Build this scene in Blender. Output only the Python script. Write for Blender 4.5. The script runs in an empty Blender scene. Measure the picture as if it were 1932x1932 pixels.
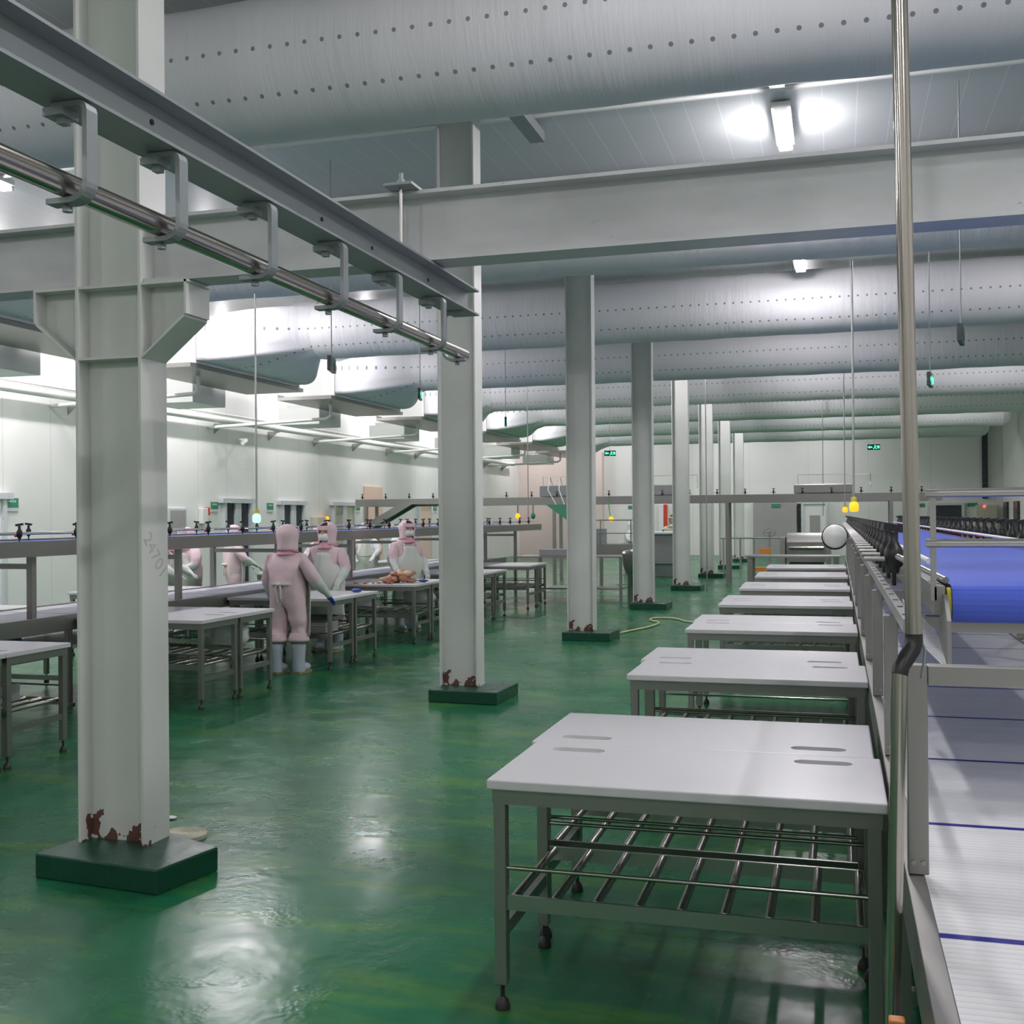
import bpy, bmesh, math, random
from mathutils import Vector, Matrix, Euler
from mathutils.noise import noise as noise3
random.seed(7)
SC = bpy.context.scene
COL = SC.collection
PI = math.pi

# ------------------------------------------------------------------ camera
H = 1.65
yaw, pit, roll = 0.2845, 0.0041, 0.0081
R = Vector((math.cos(yaw), math.sin(yaw), 0)); F = Vector((-math.sin(yaw), math.cos(yaw), 0)); U = Vector((0, 0, 1))
F2 = F*math.cos(pit) + U*math.sin(pit); U2 = -F*math.sin(pit) + U*math.cos(pit)
R3 = R*math.cos(roll) - U2*math.sin(roll); U3 = R*math.sin(roll) + U2*math.cos(roll)
cam_d = bpy.data.cameras.new('camera'); cam = bpy.data.objects.new('camera', cam_d); COL.objects.link(cam)
cam.matrix_world = Matrix(((R3.x, U3.x, -F2.x, 0), (R3.y, U3.y, -F2.y, 0), (R3.z, U3.z, -F2.z, H), (0, 0, 0, 1)))
cam_d.sensor_width = 36; cam_d.lens = 2097/1932*36; cam_d.clip_start = 0.05; cam_d.clip_end = 200
SC.camera = cam

# ------------------------------------------------------------------ world, exposure, lamp power
w = bpy.data.worlds.new('world'); SC.world = w; w.use_nodes = True
w.node_tree.nodes['Background'].inputs[0].default_value = (0.8, 0.85, 0.85, 1)
w.node_tree.nodes['Background'].inputs[1].default_value = 0.1
SC.view_settings.view_transform = 'Standard'; SC.view_settings.look = 'None'
SC.view_settings.exposure = -0.30; SC.view_settings.gamma = 1.0
SC.view_settings.use_curve_mapping = False
try:
    SC.cycles.use_denoising = True
    SC.cycles.max_bounces = 7; SC.cycles.diffuse_bounces = 4; SC.cycles.glossy_bounces = 3
    SC.cycles.sample_clamp_indirect = 4.0
except Exception: pass
LAMP_W = 46.0
BULB_W = 66.0
TUBE_E = 14.0

# ------------------------------------------------------------------ materials
def nodes_of(name):
    m = bpy.data.materials.new(name); m.use_nodes = True
    nt = m.node_tree
    return m, nt, nt.nodes['Principled BSDF']
def lk(nt, a, b): nt.links.new(a, b)
def math_n(nt, op, a, b=None, c=None):
    n = nt.nodes.new('ShaderNodeMath'); n.operation = op
    for i, v in enumerate((a, b, c)):
        if v is None: continue
        if isinstance(v, (int, float)): n.inputs[i].default_value = v
        else: lk(nt, v, n.inputs[i])
    return n.outputs[0]
def mixc(nt, fac, a, b):
    n = nt.nodes.new('ShaderNodeMix'); n.data_type = 'RGBA'
    if isinstance(fac, (int, float)): n.inputs[0].default_value = fac
    else: lk(nt, fac, n.inputs[0])
    for i, v in ((6, a), (7, b)):
        if isinstance(v, tuple): n.inputs[i].default_value = (*v, 1)
        else: lk(nt, v, n.inputs[i])
    return n.outputs[2]
def noise(nt, scale, vec=None, detail=3, rough=.55, stretch=None):
    n = nt.nodes.new('ShaderNodeTexNoise'); n.inputs['Scale'].default_value = scale
    n.inputs['Detail'].default_value = detail; n.inputs['Roughness'].default_value = rough
    if vec is None:
        tc = nt.nodes.new('ShaderNodeTexCoord'); vec = tc.outputs['Object']
    if stretch:
        mp = nt.nodes.new('ShaderNodeMapping'); mp.inputs['Scale'].default_value = stretch
        lk(nt, vec, mp.inputs[0]); vec = mp.outputs[0]
    lk(nt, vec, n.inputs['Vector'])
    return n.outputs['Fac']
def ramp(nt, x, lo, hi, a=0., b=1.):
    n = nt.nodes.new('ShaderNodeMapRange'); n.inputs[1].default_value = lo; n.inputs[2].default_value = hi
    n.inputs[3].default_value = a; n.inputs[4].default_value = b; lk(nt, x, n.inputs[0]); return n.outputs[0]
def bump(nt, bsdf, h, strength=.3, dist=.01):
    b = nt.nodes.new('ShaderNodeBump'); b.inputs['Strength'].default_value = strength; b.inputs['Distance'].default_value = dist
    lk(nt, h, b.inputs['Height']); lk(nt, b.outputs[0], bsdf.inputs['Normal'])
def simple(name, col, rough=.5, metal=0., var=.12, scale=6., bmp=0., bscale=60., **kw):
    m, nt, b = nodes_of(name)
    if var <= .05 or metal > .5:
        b.inputs['Base Color'].default_value = (*[c*(1-var*.4) for c in col], 1)
        b.inputs['Roughness'].default_value = rough; b.inputs['Metallic'].default_value = metal
        for k, v in kw.items(): b.inputs[k.replace('_', ' ')].default_value = v
        return m
    f = noise(nt, scale)
    c2 = tuple(max(0, c*(1-var)) for c in col)
    lk(nt, mixc(nt, f, col, c2), b.inputs['Base Color'])
    b.inputs['Roughness'].default_value = rough; b.inputs['Metallic'].default_value = metal
    r = ramp(nt, noise(nt, scale*1.7), .3, .7, max(0, rough-.08), min(1, rough+.08)); lk(nt, r, b.inputs['Roughness'])
    if bmp: bump(nt, b, noise(nt, bscale), bmp)
    for k, v in kw.items(): b.inputs[k.replace('_', ' ')].default_value = v
    return m
def emis(name, col, e):
    m, nt, b = nodes_of(name)
    b.inputs['Base Color'].default_value = (*col, 1); b.inputs['Emission Color'].default_value = (*col, 1)
    b.inputs['Emission Strength'].default_value = e
    return m

def floor_mat():
    m, nt, b = nodes_of('green_epoxy_floor')
    tc = nt.nodes.new('ShaderNodeTexCoord').outputs['Object']
    n1 = noise(nt, .9, tc, 5, .62); n2 = noise(nt, 2.8, tc, 4, .6, (1, .6, 1))
    base = mixc(nt, ramp(nt, n1, .38, .66), (.008, .105, .043), (.017, .155, .068))
    st = noise(nt, 2.2, tc, 5, .62, (.45, 1.7, 1))
    base = mixc(nt, ramp(nt, st, .50, .70, 0, .62), base, (.085, .22, .025))
    base = mixc(nt, ramp(nt, noise(nt, 7, tc, 5, .7), .56, .74, 0, .6), base, (.008, .10, .035))
    lk(nt, base, b.inputs['Base Color'])
    wet = ramp(nt, noise(nt, .7, tc, 4, .6), .36, .66)
    ro = math_n(nt, 'ADD', math_n(nt, 'MULTIPLY', wet, -.12), .29)
    ro = math_n(nt, 'ADD', ro, ramp(nt, noise(nt, 4, tc, 3), .3, .7, -.03, .06))
    lk(nt, ro, b.inputs['Roughness'])
    drops = math_n(nt, 'MULTIPLY', noise(nt, 48, tc, 2, .5), ramp(nt, noise(nt, 1.5, tc, 5, .65), .53, .60, .0, 1.0))
    hgt = math_n(nt, 'ADD', math_n(nt, 'MULTIPLY', drops, .32), math_n(nt, 'MULTIPLY', noise(nt, 4.5, tc, 3), .9))
    bump(nt, b, hgt, .36, .012)
    b.inputs['IOR'].default_value = 1.4
    b.inputs['Specular IOR Level'].default_value = .22
    return m
def panel_mat(name, col, axis, pitch, seam=.012, rough=.45, dark=.72):
    """insulated wall or ceiling panels with straight seams at a regular pitch"""
    m, nt, b = nodes_of(name)
    tc = nt.nodes.new('ShaderNodeTexCoord').outputs['Object']
    sp = nt.nodes.new('ShaderNodeSeparateXYZ'); lk(nt, tc, sp.inputs[0])
    s = sp.outputs[axis]
    fr = math_n(nt, 'FRACT', math_n(nt, 'DIVIDE', math_n(nt, 'ADD', s, 100.0), pitch))
    line = math_n(nt, 'LESS_THAN', fr, seam/pitch)
    c = mixc(nt, ramp(nt, noise(nt, .5, tc, 4), .3, .7), col, tuple(x*.93 for x in col))
    lk(nt, mixc(nt, line, c, tuple(x*dark for x in col)), b.inputs['Base Color'])
    b.inputs['Roughness'].default_value = rough
    return m
def column_mat():
    m, nt, b = nodes_of('white_column_paint')
    tc = nt.nodes.new('ShaderNodeTexCoord').outputs['Object']
    sp = nt.nodes.new('ShaderNodeSeparateXYZ'); lk(nt, tc, sp.inputs[0])
    n = noise(nt, 14, tc, 5, .65); big = noise(nt, 6.5, tc, 3, .6)
    hgt = math_n(nt, 'ADD', ramp(nt, big, .47, .70, -.04, .15), math_n(nt, 'MULTIPLY', n, .10))
    rust = math_n(nt, 'LESS_THAN', math_n(nt, 'SUBTRACT', sp.outputs[2], hgt), .10)
    chip = ramp(nt, noise(nt, 3, tc, 8, .75), .70, .73)
    paint = mixc(nt, ramp(nt, noise(nt, 1.3, tc), .3, .7), (.68, .69, .66), (.60, .61, .58))
    c = mixc(nt, rust, paint, mixc(nt, n, (.055, .024, .018), (.20, .09, .07)))
    c = mixc(nt, math_n(nt, 'MULTIPLY', chip, .5), c, (.25, .16, .12))
    lk(nt, c, b.inputs['Base Color']); b.inputs['Roughness'].default_value = .42
    bump(nt, b, noise(nt, 40, tc), .06, .004)
    return m
def galv_mat():
    m, nt, b = nodes_of('galvanised_beam_steel')
    tc = nt.nodes.new('ShaderNodeTexCoord').outputs['Object']
    a = noise(nt, 1.1, tc, 5, .6, (1, 1, 3)); d = noise(nt, 7, tc, 6, .7, (1, 1, 4))
    c = mixc(nt, ramp(nt, a, .35, .65), (.60, .605, .61), (.49, .495, .50))
    c = mixc(nt, ramp(nt, d, .66, .72, 0, .7), c, (.16, .16, .17))
    c = mixc(nt, ramp(nt, noise(nt, .8, tc, 3), .6, .75, 0, .5), c, (.50, .46, .46))
    lk(nt, c, b.inputs['Base Color'])
    b.inputs['Metallic'].default_value = .12; lk(nt, ramp(nt, a, .3, .7, .38, .58), b.inputs['Roughness'])
    return m
def duct_mat():
    m, nt, b = nodes_of('grey_duct_fabric')
    tc = nt.nodes.new('ShaderNodeTexCoord').outputs['Object']
    sp = nt.nodes.new('ShaderNodeSeparateXYZ'); lk(nt, tc, sp.inputs[0])
    x, y, z = sp.outputs
    ang = math_n(nt, 'ARCTAN2', z, math_n(nt, 'MULTIPLY', y, -1.0))   # 0 = near side, + up
    fx = math_n(nt, 'ABSOLUTE', math_n(nt, 'SUBTRACT', math_n(nt, 'FRACT', math_n(nt, 'DIVIDE', math_n(nt, 'ADD', x, 50.), .125)), .5))
    dx = math_n(nt, 'MULTIPLY', fx, .125)
    tot = None
    for a0 in (-.10, -.74):
        dy = math_n(nt, 'MULTIPLY', math_n(nt, 'SUBTRACT', ang, a0), .47)
        r2 = math_n(nt, 'ADD', math_n(nt, 'MULTIPLY', dx, dx), math_n(nt, 'MULTIPLY', dy, dy))
        hole = math_n(nt, 'LESS_THAN', r2, .015**2)
        tot = hole if tot is None else math_n(nt, 'MAXIMUM', tot, hole)
    fab = mixc(nt, noise(nt, 1.2, tc), (.72, .715, .735), (.64, .635, .655))
    lk(nt, mixc(nt, math_n(nt, 'MULTIPLY', tot, .8), fab, (.10, .11, .12)), b.inputs['Base Color'])
    b.inputs['Roughness'].default_value = .62
    wr = noise(nt, 2.2, tc, 4, .6, (4.0, .5, .5))
    bump(nt, b, wr, .55, .03)
    return m
def belt_white_mat():
    m, nt, b = nodes_of('white_modular_belt')
    tc = nt.nodes.new('ShaderNodeTexCoord').outputs['Object']
    sp = nt.nodes.new('ShaderNodeSeparateXYZ'); lk(nt, tc, sp.inputs[0]); y = sp.outputs[1]
    fr = math_n(nt, 'FRACT', math_n(nt, 'DIVIDE', math_n(nt, 'ADD', y, 87.5-2.885), .875))
    stripe = math_n(nt, 'LESS_THAN', math_n(nt, 'ABSOLUTE', math_n(nt, 'SUBTRACT', fr, .5)), .016)
    fr2 = math_n(nt, 'FRACT', math_n(nt, 'DIVIDE', math_n(nt, 'ADD', y, 90.), .0254))
    rib = math_n(nt, 'ABSOLUTE', math_n(nt, 'SUBTRACT', fr2, .5))
    c = mixc(nt, ramp(nt, rib, .38, .5), (.72, .72, .73), (.56, .56, .58))
    c = mixc(nt, ramp(nt, noise(nt, 3, tc, 4, .6, (.3, 5, 1)), .45, .7, 0, .25), c, (.42, .44, .47))
    lk(nt, mixc(nt, stripe, c, (.03, .03, .22)), b.inputs['Base Color']); b.inputs['Roughness'].default_value = .42; b.inputs['Specular IOR Level'].default_value = .25
    bump(nt, b, rib, .35, .003)
    return m
def belt_blue_mat():
    m, nt, b = nodes_of('blue_modular_belt')
    tc = nt.nodes.new('ShaderNodeTexCoord').outputs['Object']
    sp = nt.nodes.new('ShaderNodeSeparateXYZ'); lk(nt, tc, sp.inputs[0]); y = sp.outputs[1]
    fr2 = math_n(nt, 'FRACT', math_n(nt, 'DIVIDE', math_n(nt, 'ADD', y, 90.), .0254))
    rib = math_n(nt, 'ABSOLUTE', math_n(nt, 'SUBTRACT', fr2, .5))
    c = mixc(nt, ramp(nt, rib, .38, .5), (.075, .125, .58), (.055, .095, .46))
    c = mixc(nt, ramp(nt, noise(nt, 2, tc, 4, .6, (.2, 6, 1)), .4, .7, 0, .35), c, (.09, .14, .60))
    lk(nt, c, b.inputs['Base Color']); b.inputs['Roughness'].default_value = .42; b.inputs['Specular IOR Level'].default_value = .22
    bump(nt, b, rib, .3, .003)
    return m

MT = {}
MT['floor'] = floor_mat()
MT['wall_l'] = panel_mat('white_wall_panels_side', (.80, .81, .77), 1, 1.15)
MT['wall_e'] = panel_mat('white_wall_panels_end', (.78, .78, .75), 0, 2.3)
MT['ceil'] = panel_mat('pale_ceiling_panels', (.58, .61, .61), 0, .30, .008, dark=1.25)
MT['column'] = column_mat()
MT['galv'] = galv_mat()
MT['duct'] = duct_mat()
MT['beltw'] = belt_white_mat()
MT['beltb'] = belt_blue_mat()
MT['plinth'] = simple('dark_green_plinth_paint', (.008, .075, .042), .32, 0, .4, 5, .25, 12)
MT['steel'] = simple('stainless_steel', (.50, .49, .47), .30, 1.0, .25, 5)
MT['steelb'] = simple('brushed_stainless_panel', (.38, .37, .35), .38, .9, .3, 3)
MT['pipe'] = simple('polished_steel_tube', (.50, .46, .42), .17, 1.0, .2, 8)
MT['zinc'] = simple('grey_zinc_steel', (.36, .39, .40), .50, .55, .3, 6, .1, 50)
MT['board'] = simple('white_cutting_board_plastic', (.60, .595, .61), .34, 0, .03, 2.5)
MT['black'] = simple('black_plastic', (.012, .012, .013), .38, 0, .3)
MT['red'] = simple('orange_red_plastic', (.65, .06, .03), .4)
MT['rubber'] = simple('dark_rubber_foot', (.02, .02, .02), .5)
MT['white'] = simple('white_paint', (.78, .79, .76), .4, 0, .05)
MT['frame'] = simple('pale_door_frame', (.70, .73, .76), .35, .2)
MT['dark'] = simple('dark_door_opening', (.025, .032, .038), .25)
MT['greyp'] = simple('grey_painted_panel', (.36, .35, .34), .5)
MT['pinkp'] = simple('pink_plaster_panel', (.72, .60, .56), .55, 0, .06)
MT['peach'] = simple('peach_panel', (.80, .58, .46), .5, 0, .08)
MT['gsign'] = simple('green_sign_plate', (.05, .26, .15), .4)
MT['glow_g'] = emis('green_lamp_glow', (.05, 1.0, .35), 4.0)
MT['glow_gw'] = emis('pale_green_lamp_glow', (.22, 1.0, .48), 3.5)
MT['glow_o'] = emis('orange_lamp_glow', (1.0, .33, .01), 2.2)
MT['glow_r'] = emis('red_lamp_glow', (1.0, .07, .05), 4.0)
MT['tube'] = emis('lamp_tube_glow', (1.0, .955, 1.0), TUBE_E)
MT['tube'].cycles.emission_sampling = 'NONE'
MT['pink'] = simple('pink_work_cloth', (.78, .59, .63), .75, 0, .10, 5, .6, 14)
MT['pinkd'] = simple('rose_collar_cloth', (.70, .34, .42), .75, 0, .12, 8)
MT['apron'] = simple('off_white_apron', (.68, .70, .63), .45, 0, .08, 4, .4, 9)
MT['sleeve'] = simple('white_oversleeve', (.66, .71, .67), .5, 0, .08, 6, .5, 18)
MT['boot'] = simple('pale_blue_rubber_boot', (.44, .50, .56), .35, 0, .1)
MT['sole'] = simple('tan_boot_sole', (.32, .24, .12), .6)
MT['skin'] = simple('skin', (.60, .36, .26), .55, 0, .1)
MT['glove'] = simple('blue_glove', (.05, .07, .38), .4)
MT['mask'] = simple('white_face_mask', (.82, .84, .84), .6)
MT['cream'] = simple('cream_work_cloth', (.60, .57, .44), .75, 0, .1, 5, .4, 16)
MT['meat'] = simple('raw_chicken_meat', (.62, .30, .20), .33, 0, .45, 18, .5, 30)
MT['meatr'] = simple('red_meat_trimming', (.50, .11, .08), .33, 0, .5, 22, .5, 40)
MT['chick'] = simple('pale_chicken_skin', (.72, .50, .30), .38, 0, .3, 15, .5, 30)
MT['bag'] = simple('clear_plastic_bag', (.78, .82, .82), .2, 0, .15, 9, .9, 14, Alpha=.72)
MT['perspex'] = simple('clear_guard_plastic', (.80, .83, .82), .12, 0, .05, 9, Alpha=.42)
MT['tray'] = simple('grey_plastic_tray', (.30, .30, .31), .45)
MT['bluec'] = simple('blue_cloth', (.05, .22, .45), .7)
MT['hose'] = simple('pale_yellow_hose', (.55, .60, .30), .4)
MT['cable'] = simple('green_cable', (.12, .50, .06), .4)
MT['lid'] = simple('cream_drain_lid', (.62, .60, .46), .5)
MT['orange'] = simple('orange_plastic', (.85, .30, .05), .4)
MT['gchute'] = simple('green_incline_belt', (.06, .26, .15), .4)
MT['pencil'] = simple('pencil_line', (.50, .50, .50), .8)
MT['yellow'] = simple('yellow_end_cap', (.55, .50, .03), .4)
MT['hair'] = simple('dark_brow_hair', (.03, .02, .015), .7)

# ------------------------------------------------------------------ mesh builder
class MB:
    def __init__(s): s.v = []; s.f = []; s.mi = []; s.sm = []
    def add(s, vs, fs, mi=0, smooth=False):
        o = len(s.v); s.v += [tuple(v) for v in vs]
        for f in fs: s.f.append(tuple(i+o for i in f)); s.mi.append(mi); s.sm.append(smooth)
        return s
    def box(s, a, b, mi=0):
        (x0, y0, z0), (x1, y1, z1) = a, b
        v = [(x0, y0, z0), (x1, y0, z0), (x1, y1, z0), (x0, y1, z0), (x0, y0, z1), (x1, y0, z1), (x1, y1, z1), (x0, y1, z1)]
        return s.add(v, [(0, 3, 2, 1), (4, 5, 6, 7), (0, 1, 5, 4), (1, 2, 6, 5), (2, 3, 7, 6), (3, 0, 4, 7)], mi)
    def obox(s, c, size, rot, mi=0):
        m = Euler(rot).to_matrix(); c = Vector(c); hx, hy, hz = [q/2 for q in size]
        v = [c + m @ Vector(p) for p in [(-hx, -hy, -hz), (hx, -hy, -hz), (hx, hy, -hz), (-hx, hy, -hz), (-hx, -hy, hz), (hx, -hy, hz), (hx, hy, hz), (-hx, hy, hz)]]
        return s.add(v, [(0, 3, 2, 1), (4, 5, 6, 7), (0, 1, 5, 4), (1, 2, 6, 5), (2, 3, 7, 6), (3, 0, 4, 7)], mi)
    def prism(s, poly, axis, a, b, mi=0):
        """poly in the two other axes (in x,y,z order), extruded along axis from a to b"""
        def P(p, t):
            q = list(p); q.insert(axis, t); return tuple(q)
        n = len(poly); v = [P(p, a) for p in poly] + [P(p, b) for p in poly]
        fs = [tuple(range(n)), tuple(range(2*n-1, n-1, -1))] + [(i, i+n, (i+1) % n + n, (i+1) % n) for i in range(n)]
        return s.add(v, fs, mi)
    def tube(s, pts, r, n=12, mi=0, cap=True):
        pts = [Vector(p) for p in pts]; rs = r if isinstance(r, (list, tuple)) else [r]*len(pts)
        rings = []; up = None
        for i, p in enumerate(pts):
            if i == 0: t = pts[1]-p
            elif i == len(pts)-1: t = p-pts[i-1]
            else: t = (pts[i+1]-p).normalized() + (p-pts[i-1]).normalized()
            t.normalize()
            if up is None:
                up = Vector((0, 0, 1)) if abs(t.z) < .9 else Vector((1, 0, 0))
            a = t.cross(up); a.normalize(); b = t.cross(a); up = -b if False else up
            if a.length < .1: a = Vector((1, 0, 0)); b = t.cross(a)
            rings.append([p + (a*math.cos(2*PI*k/n) + b*math.sin(2*PI*k/n))*rs[i] for k in range(n)])
        v = [q for rg in rings for q in rg]; fs = []
        for i in range(len(pts)-1):
            for k in range(n):
                fs.append((i*n+k, i*n+(k+1) % n, (i+1)*n+(k+1) % n, (i+1)*n+k))
        s.add(v, fs, mi, True)
        if cap:
            s.add(rings[0], [tuple(range(n-1, -1, -1))], mi); s.add(rings[-1], [tuple(range(n))], mi)
        return s
    def lathe(s, c, prof, n=20, mi=0, axis=2, smooth=True):
        """prof: (radius, height) list along axis"""
        v = []
        for r, h in prof:
            for k in range(n):
                a = 2*PI*k/n; p = [r*math.cos(a), r*math.sin(a)]; p.insert(axis, h)
                v.append((c[0]+p[0], c[1]+p[1], c[2]+p[2]))
        fs = []
        for i in range(len(prof)-1):
            for k in range(n): fs.append((i*n+k, i*n+(k+1) % n, (i+1)*n+(k+1) % n, (i+1)*n+k))
        s.add(v, fs, mi, smooth)
        m = len(prof)-1
        s.add(v[:n], [tuple(range(n-1, -1, -1))], mi); s.add(v[m*n:], [tuple(range(n))], mi)
        return s
    def grid(s, fn, nu, nv, mi=0, smooth=True, wrap=False):
        v = [fn(i/nu, j/nv) for j in range(nv+1) for i in range(nu+1)]
        fs = [(j*(nu+1)+i, j*(nu+1)+i+1, (j+1)*(nu+1)+i+1, (j+1)*(nu+1)+i) for j in range(nv) for i in range(nu)]
        return s.add(v, fs, mi, smooth)
    def blob(s, c, size, seed, amp=.25, sub=2, mi=0, rot=0):
        bm = bmesh.new(); bmesh.ops.create_icosphere(bm, subdivisions=sub, radius=1)
        rnd = random.Random(seed); ph = [rnd.uniform(0, 6) for _ in range(9)]
        cr, sr = math.cos(rot), math.sin(rot)
        vs = []
        for v in bm.verts:
            p = v.co
            k = 1 + amp*(math.sin(3*p.x+ph[0])*math.sin(4*p.y+ph[1]) + .6*math.sin(7*p.z+ph[2])*math.sin(6*p.x+ph[3]) + .3*math.sin(11*p.y+ph[4]))
            x, y, z = p.x*k*size[0], p.y*k*size[1], p.z*k*size[2]
            vs.append((c[0]+x*cr-y*sr, c[1]+x*sr+y*cr, c[2]+z))
        fs = [tuple(v.index for v in f.verts) for f in bm.faces]; bm.free()
        return s.add(vs, fs, mi, True)
    def build(s, name, mats, parent=None, bevel=0, world=True):
        me = bpy.data.meshes.new(name)
        off = Vector((0, 0, 0))
        if parent is not None and world: off = WL.get(parent.name, Vector((0, 0, 0)))
        me.from_pydata([tuple(Vector(v)-off) for v in s.v], [], s.f)
        if not isinstance(mats, (list, tuple)): mats = [mats]
        for m in mats: me.materials.append(MT[m] if isinstance(m, str) else m)
        me.polygons.foreach_set('material_index', s.mi); me.polygons.foreach_set('use_smooth', s.sm)
        bm = bmesh.new(); bm.from_mesh(me)
        bmesh.ops.recalc_face_normals(bm, faces=bm.faces)
        bm.to_mesh(me); bm.free(); me.update()
        o = bpy.data.objects.new(name, me); COL.objects.link(o)
        if parent is not None:
            o.parent = parent
            WL[o.name] = off.copy()
        if bevel:
            mod = o.modifiers.new('bevel', 'BEVEL'); mod.width = bevel; mod.segments = 2; mod.limit_method = 'ANGLE'
        return o
WL = {}
def thing(name, label, cat, loc=(0, 0, 0), rz=0, group=None):
    o = bpy.data.objects.new(name, None); COL.objects.link(o); o.empty_display_size = .1
    o.location = loc; o.rotation_euler = (0, 0, rz); WL[o.name] = Vector(loc)
    tag(o, label, cat, group); return o
def tag(o, label, cat, group=None, kind='thing'):
    o['label'] = label; o['category'] = cat; o['kind'] = kind
    if group: o['group'] = group
    return o
def struct(o): o['kind'] = 'structure'; return o
def copy_tree(o, parent=None):
    c = o.copy(); COL.objects.link(c)
    if parent is not None: c.parent = parent
    for ch in o.children: copy_tree(ch, c)
    return c
def recentre(o):
    """move a one-mesh thing's origin to the middle of its base"""
    me = o.data; vs = [v.co.copy() for v in me.vertices]
    c = Vector(((min(v.x for v in vs)+max(v.x for v in vs))/2, (min(v.y for v in vs)+max(v.y for v in vs))/2, min(v.z for v in vs)))
    me.transform(Matrix.Translation(-c)); o.location = c; return o
ORD = ['first', 'second', 'third', 'fourth', 'fifth', 'sixth', 'seventh', 'eighth', 'ninth', 'tenth', 'eleventh', 'twelfth', 'thirteenth', 'fourteenth']

# ================================================================== THE ROOM
XL, XR, YE, YN, ZC = -13.0, 6.1, 46.0, -5.0, 5.35
struct(MB().box((XL, YN, -.1), (XR, YE, 0)).build('floor', 'floor'))
struct(MB().box((XL, YN, ZC), (XR, YE, ZC+.12)).build('ceiling', 'ceil'))
struct(MB().box((XL-.15, YN, 0), (XL, YE, ZC)).build('wall_left', 'wall_l'))
struct(MB().box((XR, YN, 0), (XR+.15, YE, ZC)).build('wall_right', 'wall_l'))
struct(MB().box((XL, YE, 0), (XR, YE+.15, ZC)).build('wall_back', 'wall_e'))
struct(MB().box((XL, YN-.15, 0), (XR, YN, ZC)).build('wall_front', 'wall_e'))
struct(MB().box((XL, 45.55, 0), (-9.4, YE-.001, 4.3)).build('wall_pink_partition', 'pinkp'))
struct(MB().box((XL+.001, 29.3, 0), (XL+.05, 30.6, 2.55)).build('trim_1', 'peach'))
struct(MB().box((-3.25, YE-.25, 0), (-1.55, YE-.001, 2.15)).build('trim_2', 'greyp'))
struct(MB().box((5.35, YE-.12, 2.2), (5.55, YE-.001, ZC)).build('trim_3', 'dark'))
struct(MB().box((-1.52, YE-.12, 0), (-1.30, YE-.001, 2.08)).build('trim_4', 'dark'))

ndoor = [0]
def door_left(y0, y1, h, mat_pane, twin=True, n=None):
    ndoor[0] += 1
    e = bpy.data.objects.new('door_%d' % ndoor[0], None); COL.objects.link(e); e.location = (XL, (y0+y1)/2, 0); WL[e.name] = Vector(e.location)
    e['kind'] = 'structure'
    f = MB()
    t = .09
    f.box((XL+.001, y0-t, 0), (XL+.10, y0, h+t)).box((XL+.001, y1, 0), (XL+.10, y1+t, h+t)).box((XL+.001, y0-t-.12, h), (XL+.13, y1+t+.12, h+.10))
    if twin: f.box((XL+.001, (y0+y1)/2-.13, 0), (XL+.09, (y0+y1)/2+.13, h))
    f.build('door_frame', 'frame', e)
    if twin:
        MB().box((XL+.001, y0, 0), (XL+.05, (y0+y1)/2-.13, h)).build('door_leaf', mat_pane, e)
        MB().box((XL+.001, (y0+y1)/2+.13, 0), (XL+.05, y1, h)).build('door_leaf', mat_pane, e)
    else: MB().box((XL+.001, y0, 0), (XL+.05, y1, h)).build('door_leaf', mat_pane, e)
door_left(21.75, 22.75, 2.0, 'dark'); door_left(24.4, 25.4, 1.98, 'dark'); door_left(27.3, 28.5, 1.98, 'lid')
door_left(14.0, 14.9, 2.0, 'wall_l', False)
door_left(33.6, 34.6, 2.1, 'peach', False)
def door_end(x0, x1, h, m, frame=True, y=YE):
    ndoor[0] += 1
    e = bpy.data.objects.new('door_%d' % ndoor[0], None); COL.objects.link(e); e.location = ((x0+x1)/2, y, 0); WL[e.name] = Vector(e.location)
    e['kind'] = 'structure'
    if frame: MB().box((x0-.1, y-.14, 0), (x0, y-.001, h+.1)).box((x1, y-.14, 0), (x1+.1, y-.001, h+.1)).box((x0, y-.14, h), (x1, y-.001, h+.1)).build('door_frame', 'frame', e)
    MB().box((x0, y-.08, 0), (x1, y-.001, h)).build('door_leaf', m, e); return e
door_end(3.45, 4.6, 1.95, 'dark')
e = door_end(-1.28, -.45, 2.05, 'white', True)
MB().box((-1.05, YE-.1, .9), (-.65, YE-.081, 1.6)).build('door_window', 'greyp', e)
door_end(-6.9, -6.75, 2.1, 'red', False); door_end(-7.1, -6.9, 2.1, 'mask', False)
for y0, y1 in ((44.6, 45.5), (42.0, 43.0)):
    ndoor[0] += 1
    struct(MB().box((XR-.08, y0, 0), (XR-.001, y1, 2.05)).build('door_%d' % ndoor[0], 'dark'))

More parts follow.
